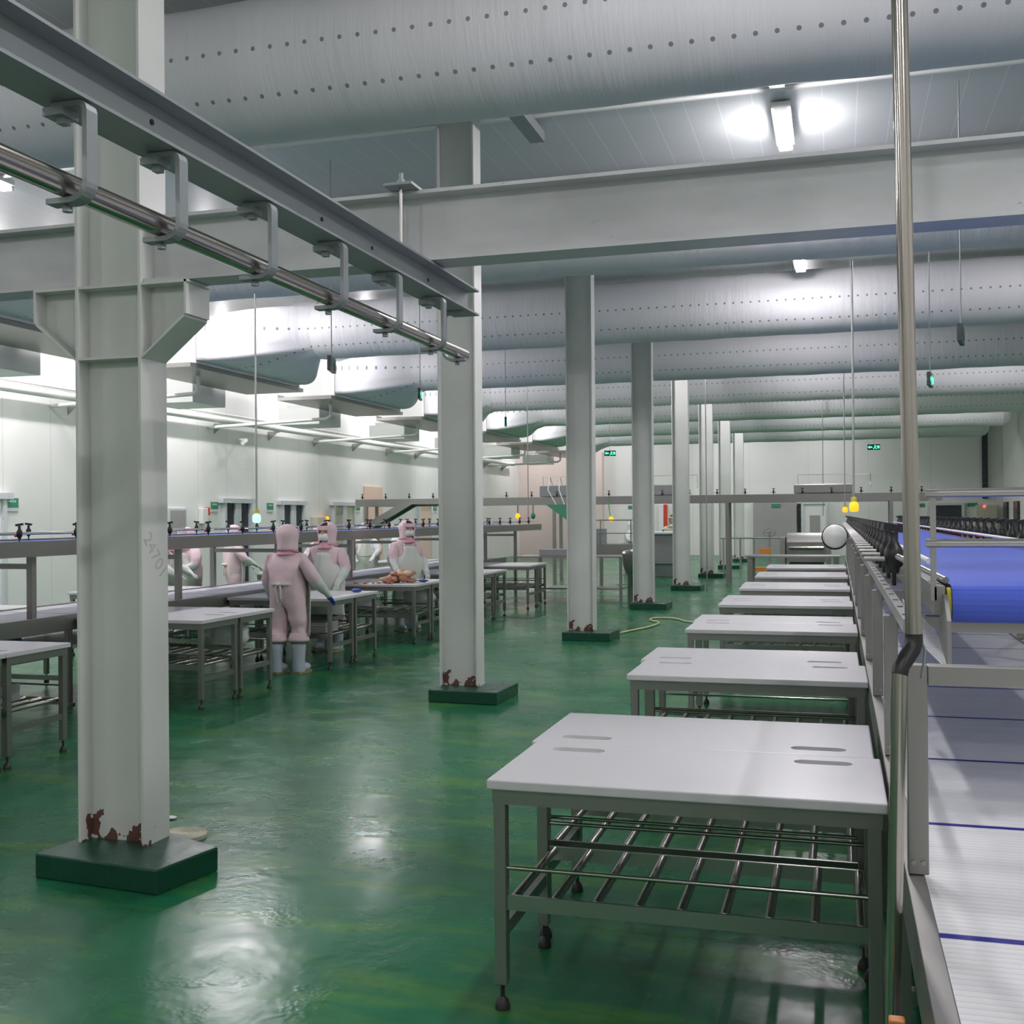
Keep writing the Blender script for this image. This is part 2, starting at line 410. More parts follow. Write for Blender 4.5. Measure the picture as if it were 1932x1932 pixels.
# ================================================================== COLUMNS
def column_shaft(cx, cy, z0, z1, wx=.36, wy=.21, t=.014):
    b = MB()
    b.box((cx-wx/2, cy-wy/2, z0), (cx-wx/2+t, cy+wy/2, z1))
    b.box((cx+wx/2-t, cy-wy/2, z0), (cx+wx/2, cy+wy/2, z1))
    b.box((cx-wx/2+t, cy-.02, z0), (cx+wx/2-t, cy-.004, z1))
    return b
CX = -3.31
where = ['nearest the camera with side brackets', 'second from the camera', 'third from the camera', 'fourth from the camera',
         'fifth from the camera', 'sixth from the camera', 'seventh from the camera', 'farthest from the camera']
for k in range(8):
    cy = 4.62 + 5.0*k + (.03 if k else 0)
    t = thing('support_column', 'white painted steel column on a green plinth, %s' % where[k], 'column', (CX, cy, 0), 0, 'white columns down the hall')
    column_shaft(CX, cy, .11, ZC).build('steel_shaft', 'column', t)
    if k == 0:
        q = [(-2.875, 4.24), (-2.80, 4.62), (-3.50, 4.92), (-3.57, 4.31)]
        MB().prism(q, 2, 0, .112).build('concrete_plinth', 'plinth', t, .008)
        # bracket arms with stiffeners under the cross beam
        b = MB(); zt = 2.765
        for sx in (-1, 1):
            x0 = CX + sx*.18; x1 = CX + sx*.41
            b.box((min(x0, x1), cy-.10, zt-.012), (max(x0, x1)+.02*(sx > 0), cy+.10, zt))
            poly = [(x0, zt-.012), (x1, zt-.012), (x1, zt-.16), (x0, zt-.345)]
            b.prism(poly, 1, cy-.02, cy-.006)
            # end plate and sloping lower flange
            b.box((min(x1, x1+sx*.012), cy-.10, zt-.16), (max(x1, x1+sx*.012), cy+.10, zt))
            b.prism([(x1, zt-.16), (x1, zt-.172), (x0, zt-.357), (x0, zt-.345)], 1, cy-.10, cy+.10)
        b.box((CX-.166, cy-.10, zt-.012), (CX+.166, cy-.02, zt)); b.box((CX-.166, cy-.10, zt-.352), (CX+.166, cy-.02, zt-.34))
        b.build('bracket', 'column', t)
        fc = bpy.data.curves.new('pencil_number', 'FONT'); fc.body = '24701'; fc.size = .10; fc.extrude = .0003
        fc.materials.append(MT['pencil'])
        fo = bpy.data.objects.new('pencil_number', fc); COL.objects.link(fo); fo.parent = t
        m = Matrix(((0, 0, 1), (1, 0, 0), (0, 1, 0))).to_4x4() @ Matrix.Rotation(-.95, 4, 'Z')
        fo.matrix_local = Matrix.Translation((.1805, -.095, 1.56)) @ m
        bpy.context.view_layer.update()
        me = bpy.data.meshes.new_from_object(fo.evaluated_get(bpy.context.evaluated_depsgraph_get()))
        mm = fo.matrix_local.copy(); bpy.data.objects.remove(fo)
        fo = bpy.data.objects.new('pencil_number', me); COL.objects.link(fo); fo.parent = t; fo.matrix_local = mm
    else:
        y0 = 4.27 + 5.02*k; x0, x1 = -3.52, -2.87
        bb = MB().prism([(x0, y0+.03), (x1, y0), (x1+.02, y0+.62), (x0+.02, y0+.64)], 2, 0, .11)
        bb.build('concrete_plinth', 'plinth', t, .008)

# ================================================================== CROSS BEAM
def ibeam_x(x0, x1, cy, z0, z1, w, tf=.016, tw=.012):
    return MB().box((x0, cy-w/2, z0), (x1, cy+w/2, z0+tf)).box((x0, cy-w/2, z1-tf), (x1, cy+w/2, z1)).box((x0, cy-tw/2, z0+tf), (x1, cy+tw/2, z1-tf))
CYB = 4.62
for (a, b2, lab) in ((-3.125, XR-.01, 'long grey steel cross beam running right from the nearest column'), (XL+.01, -3.495, 'grey steel cross beam running left behind the nearest column')):
    t = thing('cross_beam', lab, 'steel beam', ((a+b2)/2, CYB, 2.77), 0, 'cross beam at the nearest column')
    ibeam_x(a, b2, CYB, 2.768, 3.078, .17).build('i_beam', 'galv', t)
# hanger plate and rod clamped over the beam
t = thing('hanger_rod', 'threaded steel hanger rod with a square washer plate clamped over the cross beam', 'hanger rod', (-1.80, 4.49, 2.75))
MB().box((-1.865, 4.44, 3.079), (-1.735, 4.72, 3.091)).build('washer_plate', 'zinc', t)
MB().tube([(-1.80, 4.485, 2.755), (-1.80, 4.485, 3.14)], .008).build('threaded_rod', 'steel', t)
MB().lathe((-1.80, 4.485, 3.091), [(.018, 0), (.018, .02), (.010, .021), (.010, .05)], 6, smooth=False).build('nut', 'zinc', t)

# ================================================================== OVERHEAD RAIL
RX = -1.735
t = thing('overhead_rail', 'grey overhead hanging rail with steel tube held by curved hooks, upper left', 'overhead rail', (RX, 2.0, 2.40))
b = MB(); z0, z1 = 2.632, 2.757; y0, y1 = -4.9, 5.17
b.box((RX-.065, y0, z0), (RX+.065, y1, z0+.009)).box((RX-.065, y0, z1-.009), (RX+.065, y1, z1)).box((RX-.005, y0, z0+.009), (RX+.005, y1, z1-.009))
b.build('i_beam', 'zinc', t)
for yy in (2.55, 3.56, 4.0, 4.62): MB().lathe((RX+.0045, yy, 2.70), [(.008, 0), (.008, .004)], 12, axis=0).build('bolt_hole', 'black', t)
PX, PZ, PR = -1.735, 2.438, .030
pm = MB().tube([(PX, y0, PZ), (PX, y1-.05, PZ)], PR, 24, cap=False)
pm.tube([(PX, y1-.05, PZ), (PX, y1-.045, PZ)], [PR, PR*.8], 24)
pm.build('tube_rail', 'pipe', t)
def hook(yy, side=1):
    w = .020; pts = []
    xr = RX + side*.063
    # path in x,z: from bolt under flange out, down, curve under the tube
    P = [(RX-side*.03, 2.624), (xr-side*.018, 2.624)]
    for a in range(0, 91, 30): P.append((xr-side*.018+side*.018*math.sin(math.radians(a)), 2.606+.018*math.cos(math.radians(a))))
    zc = 2.440; rr = .045
    P.append((xr, zc-.002))
    for a in range(15, 91, 15): P.append((xr-rr*side+rr*side*math.cos(math.radians(a)), zc-.002-rr*math.sin(math.radians(a))*.85))
    P.append((PX-side*.045, zc-.002-rr*.85))
    th = .0065
    b = MB()
    n = len(P); L = []; Rr = []
    for i, p in enumerate(P):
        a = P[max(0, i-1)]; c = P[min(n-1, i+1)]; dx, dz = c[0]-a[0], c[1]-a[1]; l = math.hypot(dx, dz); nx, nz = -dz/l, dx/l
        L.append((p[0]+nx*th, p[1]+nz*th)); Rr.append((p[0]-nx*th, p[1]-nz*th))
    for i in range(n-1):
        b.prism([L[i], L[i+1], Rr[i+1], Rr[i]], 1, yy-w, yy+w)
    return b
HY = [1.35, 1.80, 2.22, 2.60, 3.10, 3.62, 4.14, 4.66]
for yy in HY:
    o = hook(yy).build('hook', 'zinc', t)
    MB().lathe((PX, yy, PZ-.062), [(.012, 0), (.012, .012), (.007, .013), (.007, .024)], 8).build('lower_bolt', 'zinc', o)
    MB().box((RX-.045, yy-.03, 2.598), (RX+.01, yy+.03, 2.617)).build('clamp_pad', 'zinc', o)
    MB().box((RX-.02, yy-.012, 2.583), (RX+.002, yy+.012, 2.598)).build('upper_bolt', 'zinc', o)
o = hook(5.02, -1).build('hook', 'zinc', t)
MB().lathe((PX, 5.02, PZ-.062), [(.012, 0), (.012, .012), (.007, .013), (.007, .024)], 8).build('clamp_bolt', 'zinc', o)

# ================================================================== FABRIC DUCTS AND AIR UNITS
DZ, DR = 4.81, .47
def duct(k):
    cy = 7.05 + 5.0*k
    names = ['nearest the camera', 'second from the camera, behind the cross beam', 'third from the camera', 'fourth from the camera', 'fifth from the camera', 'sixth from the camera', 'seventh from the camera', 'farthest from the camera']
    t = thing('fabric_air_duct', 'round grey fabric air duct across the ceiling, %s' % names[k], 'air duct', (-2, cy, DZ-DR), 0, 'fabric air ducts')
    rnd = random.Random(k)
    x0, x1 = -8.3, 4.9
    n, nx = 40, 110
    def fn(u, v):
        x = x0 + (x1-x0)*v; a = 2*PI*u
        sag = 1 + .008*math.sin(x*3.1+k) + .006*math.sin(x*7.7+2*k) + .004*math.sin(a*5+x*2)
        sq = 1 - .03*math.sin(a)
        return (x, cy+DR*sag*math.cos(a), DZ+DR*sag*sq*math.sin(a))
    b = MB(); b.grid(fn, n, nx)
    o = b.build('duct_sleeve', 'duct', t)
    # material uses object coordinates centred on the duct axis
    o.data.transform(Matrix.Translation((0, 0, -DR))); o.location = (0, 0, DR)
    # closed right hand end cap
    MB().lathe((x1, cy, DZ), [(DR*.99, 0), (DR*.9, .12), (DR*.6, .22), (.01, .26)], 30, axis=0).build('end_cap', 'duct', t)
    # transition from the air unit to the round sleeve: wide flat rectangle to circle
    def tr(u, v):
        a = 2*PI*u; s = v*v*(3-2*v)
        c, sn = math.cos(a), math.sin(a)
        m = max(abs(c), abs(sn)); rc, rs = c/m, sn/m
        ry, rz = rc*1.75, rs*.30
        Y = ry*(1-s) + DR*c*s; Z = rz*(1-s) + DR*sn*s
        zz = 4.44*(1-s) + DZ*s
        pf = .05*math.sin(PI*v)*math.sin(14*a)
        return (-9.6 + 1.32*v, cy + Y*(1+.10*math.sin(PI*v)), zz + Z*(1+.15*math.sin(PI*v)) + pf*.4)
    b = MB(); b.grid(tr, 64, 14)
    o = b.build('duct_transition', 'duct', t)
    o.data.transform(Matrix.Translation((0, 0, -DR))); o.location = (0, 0, DR)
    for i, xx in enumerate((-7, -3.8, -.6, 2.6)):
        MB().tube([(xx, cy, DZ+DR-.01), (xx, cy, ZC-.002)], .006, 6).build('suspension_wire', 'steel', t)
    # air unit on its tray
    t = thing('air_handling_unit', 'white air unit by the left wall feeding the %s fabric duct from the camera' % ORD[k], 'air unit', (-10.2, cy, 3.95), 0, 'air units along the left wall')
    MB().box((-10.7, cy-1.8, 4.09), (-9.61, cy+1.8, 4.80)).build('casing', 'white', t, .02)
    MB().box((-10.8, cy-1.9, 4.02), (-9.61, cy+1.9, 4.085)).box((-10.8, cy-1.9, 4.085), (-10.78, cy+1.9, 4.14)).build('drip_tray', 'steelb', t)
    MB().tube([(-10.1, cy-.9, 4.02), (-10.1, cy-.9, 3.78), (-10.2, cy-.9, 3.72), (XL+.02, cy-.9, 3.62)], .035, 12).build('drain_pipe', 'white', t)
    for yy in (-1.7, 1.7):
        for xx in (-10.7, -9.7): MB().tube([(xx, cy+yy, 4.80), (xx, cy+yy, ZC-.002)], .012, 8).build('hanger', 'steel', t)
    MB().box((-11.9, cy+.2, 3.72), (-10.9, cy+1.3, 4.10)).build('fan_box', 'white', t, .01)
    MB().box((-11.9, cy+.6, 4.10), (-10.69, cy+.9, 4.20)).build('duct_link', 'white', t)
for k in range(8): duct(k)

# ================================================================== CEILING LAMPS
def make_lamp():
    t = thing('ceiling_lamp', 'x', 'ceiling lamp', (0, 0, 5.2))
    MB().box((-.085, -.53, 5.275), (.085, .53, 5.33)).box((-.06, -.55, 5.22), (.06, -.515, 5.275)).box((-.06, .515, 5.22), (.06, .55, 5.275)).box((-.02, -.2, 5.33), (.02, .2, 5.349)).build('housing', 'white', t)
    for x in (-.05, 0, .05): MB().tube([(x, -.515, 5.235), (x, .515, 5.235)], .016, 10).build('tube', 'tube', t)
    ld = bpy.data.lights.new('lamp_light', 'AREA'); ld.shape = 'RECTANGLE'; ld.size = .16; ld.size_y = 1.0; ld.energy = LAMP_W
    ld.color = (1.0, .955, 1.0)
    lo = bpy.data.objects.new('lamp_light', ld); COL.objects.link(lo); lo.parent = t; lo.location = (0, 0, .012)
    ld = bpy.data.lights.new('tube_light', 'POINT'); ld.energy = BULB_W; ld.shadow_soft_size = .03; ld.color = (1.0, .955, 1.0)
    lo = bpy.data.objects.new('tube_light', ld); COL.objects.link(lo); lo.parent = t; lo.location = (0, 0, -.025)
    return t
lamp0 = make_lamp(); first = True
def place_lamp(x, y, label):
    global first
    o = lamp0 if first else copy_tree(lamp0); first = False
    zl = 4.98 if (x, y) == (-.45, 15.35) else 5.2
    o.location = (x, y, zl); o['label'] = label; o['group'] = 'triple tube ceiling lamps'
    if zl < 5.2:
        for yy in (-.4, .4): MB().tube([(0, yy, .13), (0, yy, ZC-.002-zl)], .006, 6).build('hanger', 'steel', o, world=False)
rows = [(-.45, 'right', [-2.6, 4.3, 9.0, 10.7, 15.35, 19.55, 24.55, 29.55, 34.55, 39.55, 43.5]),  # farthest lamp added to brighten the end wall
        (-8.6, 'left', [-1.5, 4.0, 9.5, 13.95, 15.05, 19.55, 24.55, 29.55, 34.55, 39.55, 43.6]),  # farthest lamp likewise added for the end wall
        (3.3, 'far right', [-2.8, 1.6, 3.6, 14.5, 24.5, 34.5]),  # added row, lights the near beam, column and duct
        (-11.9, 'added wall side', [4.4, 8.6, 9.9, 13.6, 14.9, 18.6, 19.9, 24.4, 29.4, 34.4, 43.4]),  # added row, brightens the left wall
        (-4.2, 'added middle', [-3.2, 23.35, 28.35, 33.35, 38.35, 43.8])]  # added row, lights the far columns and end wall
for x, nm, ys in rows:
    near = [y for y in ys if y < 8]; far = [y for y in ys if y >= 8]
    for i, y in enumerate(near): place_lamp(x, y, 'triple tube ceiling lamp above or behind the viewer, %s of the near %s row' % (ORD[i], nm))
    for i, y in enumerate(far): place_lamp(x, y, 'lit triple tube ceiling lamp, %s down the hall in the %s row' % (ORD[i], nm))
# unlit long fittings
t0 = None
for i, (x, y) in enumerate(((-2.7, 9.6), (-2.7, 14.6), (-2.7, 19.6), (-9.0, 7.6))):
    t = thing('unlit_ceiling_fitting', ['unlit grey linear ceiling fitting just above the second column', 'unlit grey linear fitting beside the third column', 'unlit grey linear fitting beside the fourth column', 'unlit grey linear fitting left of the nearest column'][i], 'ceiling fitting', (x, y, 5.2), 0, 'unlit ceiling fittings')
    MB().box((x-.07, y-.6, 5.20), (x+.07, y+.6, 5.30)).build('housing', 'zinc', t)
    MB().tube([(x, y-.4, 5.30), (x, y-.4, 5.349)], .01, 6).tube([(x, y+.4, 5.30), (x, y+.4, 5.349)], .01, 6).build('hanger', 'steel', t)
# ceiling conduits across the bays
for i, yy in enumerate((9.85, 14.93, 20.0)):
    o = MB().tube([(-9, yy, 5.325), (6.0, yy, 5.325)], .02, 10).build('ceiling_conduit', 'white')
    tag(recentre(o), 'thin conduit crossing the ceiling in the %s bay between fabric ducts' % ORD[i], 'conduit', 'ceiling conduits')

# ================================================================== WORK TABLES
def stadium(cx, cy, L, W, n=8):
    p = []
    for k in range(n+1): a = -PI/2 + PI*k/n; p.append((cx+L/2-W/2+W/2*math.cos(a), cy+W/2*math.sin(a)))
    for k in range(n+1): a = PI/2 + PI*k/n; p.append((cx-L/2+W/2+W/2*math.cos(a), cy+W/2*math.sin(a)))
    return p
TW, TD, TH = 1.27, .645, .7755
def board_mesh():
    b = MB().box((-TW/2, 0, TH-.034), (TW/2, TD, TH)).build('board_tmp', 'board')
    mod = b.modifiers.new('b', 'BEVEL'); mod.width = .006; mod.segments = 3
    cuts = []
    for cx in (-TW/2+.195, TW/2-.195):
        c = MB().prism(stadium(cx, TD-.115, .20, .066), 2, TH-.022, TH+.05).build('cut_tmp', 'board'); cuts.append(c)
        m = b.modifiers.new('c', 'BOOLEAN'); m.operation = 'DIFFERENCE'; m.object = c; m.solver = 'EXACT'
    dg = bpy.context.evaluated_depsgraph_get(); me = bpy.data.meshes.new_from_object(b.evaluated_get(dg))
    for o in [b]+cuts: bpy.data.objects.remove(o)
    return me
def make_table():
    t = thing('work_table', 'x', 'work table', (0, 0, 0))
    me = board_mesh(); me.name = 'cutting_board'
    o = bpy.data.objects.new('cutting_board', me); COL.objects.link(o); o.parent = t
    hx = TW/2-.035
    ap = MB(); z1 = TH-.035; z0 = z1-.05
    ap.box((-hx-.02, .02, z0), (hx+.02, .032, z1)).box((-hx-.02, TD-.032, z0), (hx+.02, TD-.02, z1))
    ap.box((-hx-.02, .032, z0), (-hx-.008, TD-.032, z1)).box((hx+.008, .032, z0), (hx+.02, TD-.032, z1))
    ap.build('apron_frame', 'steelb', t)
    for sx in (-1, 1):
        for yy in (.045, TD-.045):
            x = sx*(hx-.003)
            l = MB(); l.box((x-.021, yy-.021, .085), (x+.021, yy+.021, z0+.02))
            lo = l.build('leg', 'steelb', t, .003)
            MB().tube([(x, yy, .03), (x, yy, .09)], .008, 8).lathe((x, yy, 0), [(.026, 0), (.026, .012), (.020, .03), (.010, .042)], 14).build('foot', 'rubber', lo)
    for yy in (.04, TD-.04):
        r = MB().box((-hx+.018, yy-.006, .335), (hx-.018, yy+.006, .385)).build('shelf_rail', 'steel', t)
        MB().tube([(-hx, yy, .475), (hx, yy, .475)], .0075, 10).build('guard_rod', 'pipe', t)
    for sx in (-1, 1):
        x = sx*(hx-.003); MB().box((x-.012, .066, .235), (x+.012, TD-.066, .28)).build('side_stretcher', 'steelb', t)
    for k in range(9):
        x = -hx+.045 + (2*hx-.09)*k/8
        MB().tube([(x, .046, .372), (x, TD-.046, .372)], .0155, 12).build('shelf_roller', 'pipe', t)
    return t
tab0 = make_table(); tab_used = [False]
def place_table(x, y, rot, label, group):
    o = copy_tree(tab0) if tab_used[0] else tab0
    tab_used[0] = True
    o.location = (x, y, 0); o.rotation_euler = (0, 0, rot); o['label'] = label; o['group'] = group
RY = [3.53, 6.06, 8.57, 11.0, 13.45, 16.1, 18.7]
for i, y in enumerate(RY):
    dx = 0.0 if i != 1 else .008
    if i == 0: lf, lr = 'white topped steel work table at the front, nearest the camera', 'white topped steel work table backed against the nearest one'
    else:
        lf = 'front white topped table of the %s pair in the right hand row' % ORD[i]; lr = 'rear white topped table of the %s pair in the right hand row' % ORD[i]
    place_table(-.495+dx, y, 0, lf, 'work tables in the right row')
    place_table(-.515-.5*dx, y+2*TD+.005, PI, lr, 'work tables in the right row')
LY = [5.45, 8.45, 11.0, 13.50, 16.4, 19.05]
for i, y in enumerate(LY):
    place_table(-5.9, y, 0, 'front white topped table of the %s pair along the left conveyor' % ORD[i], 'work tables in the left row')
    place_table(-5.9, y+2*TD+.005, PI, 'rear white topped table of the %s pair along the left conveyor' % ORD[i], 'work tables in the left row')
for i, y in enumerate([6.1, 8.6, 11.1]):
    place_table(2.0, y, 0, 'front white topped table of the %s pair right of the blue conveyor' % ORD[i], 'work tables right of the conveyor')
    place_table(2.0, y+2*TD+.005, PI, 'rear white topped table of the %s pair right of the blue conveyor' % ORD[i], 'work tables right of the conveyor')
for i, y in enumerate([8.3, 11.45, 16.0, 20.4]):
    place_table(-8.35, y, 0, 'front white topped table of the %s pair beyond the left conveyor' % ORD[i], 'work tables beyond the left conveyor')
    place_table(-8.35, y+2*TD+.005, PI, 'rear white topped table of the %s pair beyond the left conveyor' % ORD[i], 'work tables beyond the left conveyor')
# bare steel table at the far end of the right row
t = thing('steel_table', 'bare stainless steel table at the far end of the right row', 'table', (-.8, 21.2, 0))
MB().box((-1.62, 20.85, .86), (.05, 21.6, .89)).build('table_top', 'steelb', t)
for x in (-1.55, -.02):
    for y in (20.93, 21.5): MB().box((x-.05, y-.03, 0), (x+.05, y+.03, .86)).build('leg', 'steelb', t)

# ================================================================== BELT CONVEYORS
def lower_conveyor(label, xa, xb, y0, y1, portals, name='belt_conveyor', zt=.78):
    t = thing(name, label, 'conveyor', ((xa+xb)/2, (y0+y1)/2, 0))
    b = MB().box((xa+.045, y0, zt-.05), (xb-.045, y1, zt)); o = b.build('belt', 'beltw', t)
    # object coordinates of the belt follow world y
    cy = (y0+y1)/2; o.data.transform(Matrix.Translation((0, cy, 0))); o.location = (0, -cy, 0)
    for x0, x1 in ((xa, xa+.042), (xb-.042, xb)):
        MB().box((x0, y0, zt-.13), (x1, y1, zt+.012)).build('side_rail', 'steelb', t, .002)
    MB().box((xa+.05, y0, zt-.30), (xb-.05, y1, zt-.27)).build('return_belt', 'beltw', t)
    yy = y0+.6; 
    while yy < y1:
        for x in (xa+.025, xb-.025):
            MB().box((x-.02, yy-.03, .02), (x+.02, yy+.03, zt-.13)).box((x-.035, yy-.045, 0), (x+.035, yy+.045, .02)).build('leg', 'steelb', t)
        MB().box((xa+.045, yy-.02, .22), (xb-.045, yy+.02, .26)).build('cross_bar', 'steelb', t)
        yy += 1.45
    return t
XA, XB = .150, 1.22
low_r = lower_conveyor('white belt conveyor with blue stripes running beside the right hand tables', XA, XB, -1.5, 23.5, None)
low_l = lower_conveyor('low white belt conveyor running beside the left hand tables', -7.55, -6.56, 2.0, 22.0, None, zt=.80)

def portal(t, xa, xb, y, z0, z1, wd=.047, dp=.04):
    b = MB()
    b.box((xa, y-dp/2, z0), (xa+wd, y+dp/2, z1)).box((xb-wd, y-dp/2, z0), (xb, y+dp/2, z1)).box((xa+wd, y-dp/2, z1-wd), (xb-wd, y+dp/2, z1))
    o = b.build('portal_frame', 'steelb', t, .003)
    bb = MB()
    for x in (xa+.012, xa+.034):
        bb.lathe((x, y-dp/2-.006, z0+.03), [(.006, 0), (.006, .006)], 6, axis=1)
    bb.build('bolt', 'steel', o)
def clamp_mb(x, y, z, side):
    """black plastic guide clamp with T handle, standing on the conveyor edge"""
    b = MB()
    b.lathe((x, y, z-.03), [(.016, -.015), (.018, 0), (.028, .01), (.030, .055), (.022, .07), (.014, .085), (.014, .115)], 12, 0)
    b.obox((x, y, z+.098), (.075, .026, .022), (0, .15*side, .35), 0)
    b.tube([(x, y, z-.045), (x, y, z-.085)], .007, 8, 0)
    return b
_clamp_cache = {}
def add_clamp(t, x, y, z, side, scale=1.0):
    key = (t.name, side)
    off = WL[t.name]
    if key not in _clamp_cache:
        o = clamp_mb(0, 0, 0, side).build('guide_clamp', 'black', t, world=False)
        k = MB().tube([(-side*.015, 0, 0), (-side*.09, 0, 0)], .007, 8).build('clamp_rod', 'steel', o, world=False)
        r = MB().lathe((-side*-.045, 0, -.012), [(.008, -.012), (.016, -.008), (.016, .012), (.006, .02)], 10, axis=0).build('clamp_knob', 'red', o, world=False)
        _clamp_cache[key] = o
    else: o = copy_tree(_clamp_cache[key], t)
    o.scale = (scale,)*3
    o.location = Vector((x, y, z)) - off

# upper blue conveyor on the right
t = thing('blue_belt_conveyor', 'raised blue belt conveyor on steel portals at the right, with black clamps', 'conveyor', (.72, 13, .8))
y0, y1 = 3.68, 24.0; bx0, bx1 = .335, 1.08
def loop_belt(b, x0, x1, ya, yb, zt, r, n=10):
    prof = [(ya, zt), (yb, zt)]
    for k in range(1, n): a = PI/2 - PI*k/n; prof.append((yb+r*math.cos(a), zt-r+r*math.sin(a)))
    prof += [(yb, zt-2*r), (ya, zt-2*r)]
    for k in range(1, n): a = -PI/2 - PI*k/n; prof.append((ya+r*math.cos(a), zt-r+r*math.sin(a)))
    # ring of quads, outward, with end faces
    m = len(prof); v = [(x0, p[0], p[1]) for p in prof] + [(x1, p[0], p[1]) for p in prof]
    b.add(v, [(i, (i+1) % m, (i+1) % m+m, i+m) for i in range(m)], 0, False)
    b.add(v[:m], [tuple(range(m))], 1); b.add(v[m:], [tuple(range(m))], 1)
o = loop_belt(MB(), bx0, bx1, y0, y1, 1.428, .058) if False else None
b = MB(); loop_belt(b, bx0, bx1, y0, y1, 1.428, .058)
o = b.build('blue_belt', ['beltb', 'black'], t)
MB().lathe((bx0-.012, y0, 1.370), [(.050, 0), (.050, .011)], 20, axis=0).build('sprocket_end', 'yellow', t)
MB().box((.285, y0-.02, 1.335), (.318, y1, 1.425)).box((1.10, y0-.02, 1.335), (1.135, y1, 1.425)).build('side_panel', 'steelb', t, .002)
lowp = MB(); lowp.box((.170, 3.2, 1.325), (.198, y1, 1.362)).build('mounting_profile', 'steel', t)
hb = MB()
yy = 3.35
while yy < 12: hb.box((.175, yy-.012, 1.3625), (.193, yy+.012, 1.364)); yy += .28
hb.build('profile_slot', 'black', t)
for i in range(15):
    portal(t, XA+.005, XB-.005, 2.82+1.35*i, .793, 1.290)
k = 0; yy = 3.95
while yy < 23.5 and k < 44:
    add_clamp(t, .215, yy+.72, 1.470, 1, 1.25); add_clamp(t, 1.175, yy, 1.478, -1, 1.15)
    MB().tube([(.215, yy+.75, 1.41), (.300, yy+.75, 1.39)], .007, 8).tube([(1.175, yy, 1.41), (1.115, yy, 1.39)], .007, 8).build('clamp_stay', 'steel', t)
    yy += .50; k += 1
g = MB(); 
g.tube([(.315, 4.25, 1.478), (.315, 23.5, 1.478)], .011, 8).build('guide_rail', 'mask', t)
MB().tube([(1.085, 3.9, 1.478), (1.085, 23.5, 1.478)], .011, 8).build('guide_rail', 'mask', t)
MB().tube([(.215, 4.35, 1.49), (.325, 3.72, 1.44)], .011, 10).build('guide_rod_end', 'steel', t)
# end guard: two tubes across the belt on flat posts
for x in (.285, 1.14): MB().box((x-.008, 3.66, 1.38), (x+.008, 3.685, 1.735)).build('guard_post', 'steel', t)
for z in (1.712, 1.558): MB().tube([(.262, 3.64, z), (1.20, 3.64, z)], .014, 14).build('guard_tube', 'steel', t)
# frame and discharge chute under the head end
MB().box((.33, 3.70, 1.280), (1.12, 3.74, 1.318)).build('head_cross_member', 'steelb', t)
MB().prism([(3.52, 1.33), (3.62, 1.40), (3.72, 1.40), (3.78, 1.33), (3.78, 1.10), (3.60, 1.13), (3.52, 1.18)], 0, .310, .322).build('head_side_plate', 'steelb', t)
MB().add([(.20, 3.45, 1.30), (.30, 3.4, 1.20), (.30, 3.75, 1.27), (.20, 3.8, 1.37), (.20, 3.454, 1.306), (.30, 3.404, 1.206), (.30, 3.754, 1.276), (.20, 3.804, 1.376)],
         [(0, 1, 2, 3), (4, 5, 6, 7), (0, 1, 5, 4), (1, 2, 6, 5), (2, 3, 7, 6), (3, 0, 4, 7)]).build('clear_guard', 'perspex', t)
# drive motor cover on the side at mid length
mo = MB().lathe((-.02, 9.8, 1.46), [(.01, -.01), (.085, 0), (.10, .03), (.10, .18), (.085, .185)], 24, axis=1).build('motor_cover', 'white', t)
MB().lathe((-.02, 9.99, 1.452), [(.112, 0), (.112, .06)], 24, axis=1).build('motor_flange', 'black', mo)
MB().box((.0, 9.95, 1.40), (.29, 10.05, 1.44)).build('motor_bracket', 'steelb', t)

# upper conveyor on the left
t = thing('raised_belt_conveyor', 'long raised conveyor with a blue belt above the left hand work line', 'conveyor', (-7.0, 14, .8))
b = MB(); loop_belt(b, -7.35, -6.50, 3.0, 24.2, 1.462, .045); b.build('blue_belt', ['beltb', 'black'], t)
MB().box((-6.48, 2.9, 1.345), (-6.44, 24.4, 1.476)).box((-7.42, 2.9, 1.345), (-7.38, 24.4, 1.476)).build('side_panel', 'steelb', t)
for i, y in enumerate([3.6, 5.7, 7.95, 10.15, 12.3, 14.4, 16.5, 18.6, 20.7, 22.8]):
    for x in (-6.60, -7.50):
        MB().box((x-.028, y-.028, .0 if y > 22 else .81), (x+.028, y+.028, 1.345)).build('post', 'steelb', t)
    MB().box((-7.47, y-.022, 1.235), (-6.63, y+.022, 1.28)).build('cross_bar', 'steelb', t)
yy = 6.25; k = 0
while yy < 24 and k < 40:
    add_clamp(t, -6.50, yy, 1.535, -1, .82); add_clamp(t, -7.36, yy-.3, 1.535, 1, .82); yy += .72; k += 1
for x in (-6.60, -7.28): MB().tube([(x, 3, 1.535), (x, 24.2, 1.535)], .008, 8).build('guide_rail', 'steel', t)

# elevated cross conveyor and its incline
t = thing('cross_conveyor', 'raised steel cross conveyor spanning the hall beyond the work lines', 'conveyor', (-4.5, 27, 0))
MB().box((-12.2, 27.0, 1.94), (2.3, 27.04, 2.13)).box((-12.2, 27.7, 1.94), (2.3, 27.74, 2.13)).build('side_panel', 'steelb', t)
MB().box((-12.2, 27.04, 2.0), (2.3, 27.7, 2.06)).build('belt', 'beltw', t)
for x in (-11.9, -9.3, -6.8, -2.53, 1.2):
    for y in (27.02, 27.72): MB().box((x-.04, y-.03, 0), (x+.04, y+.03, 1.94)).build('leg', 'steelb', t)
b = MB()
xx = -12.0
for i in range(22): add_clamp(t, -12.0+.66*i, 27.0, 2.18, 1, .8)
t = thing('incline_conveyor', 'steel incline conveyor climbing to the cross conveyor at the left', 'conveyor', (-10.6, 26.5, 0))
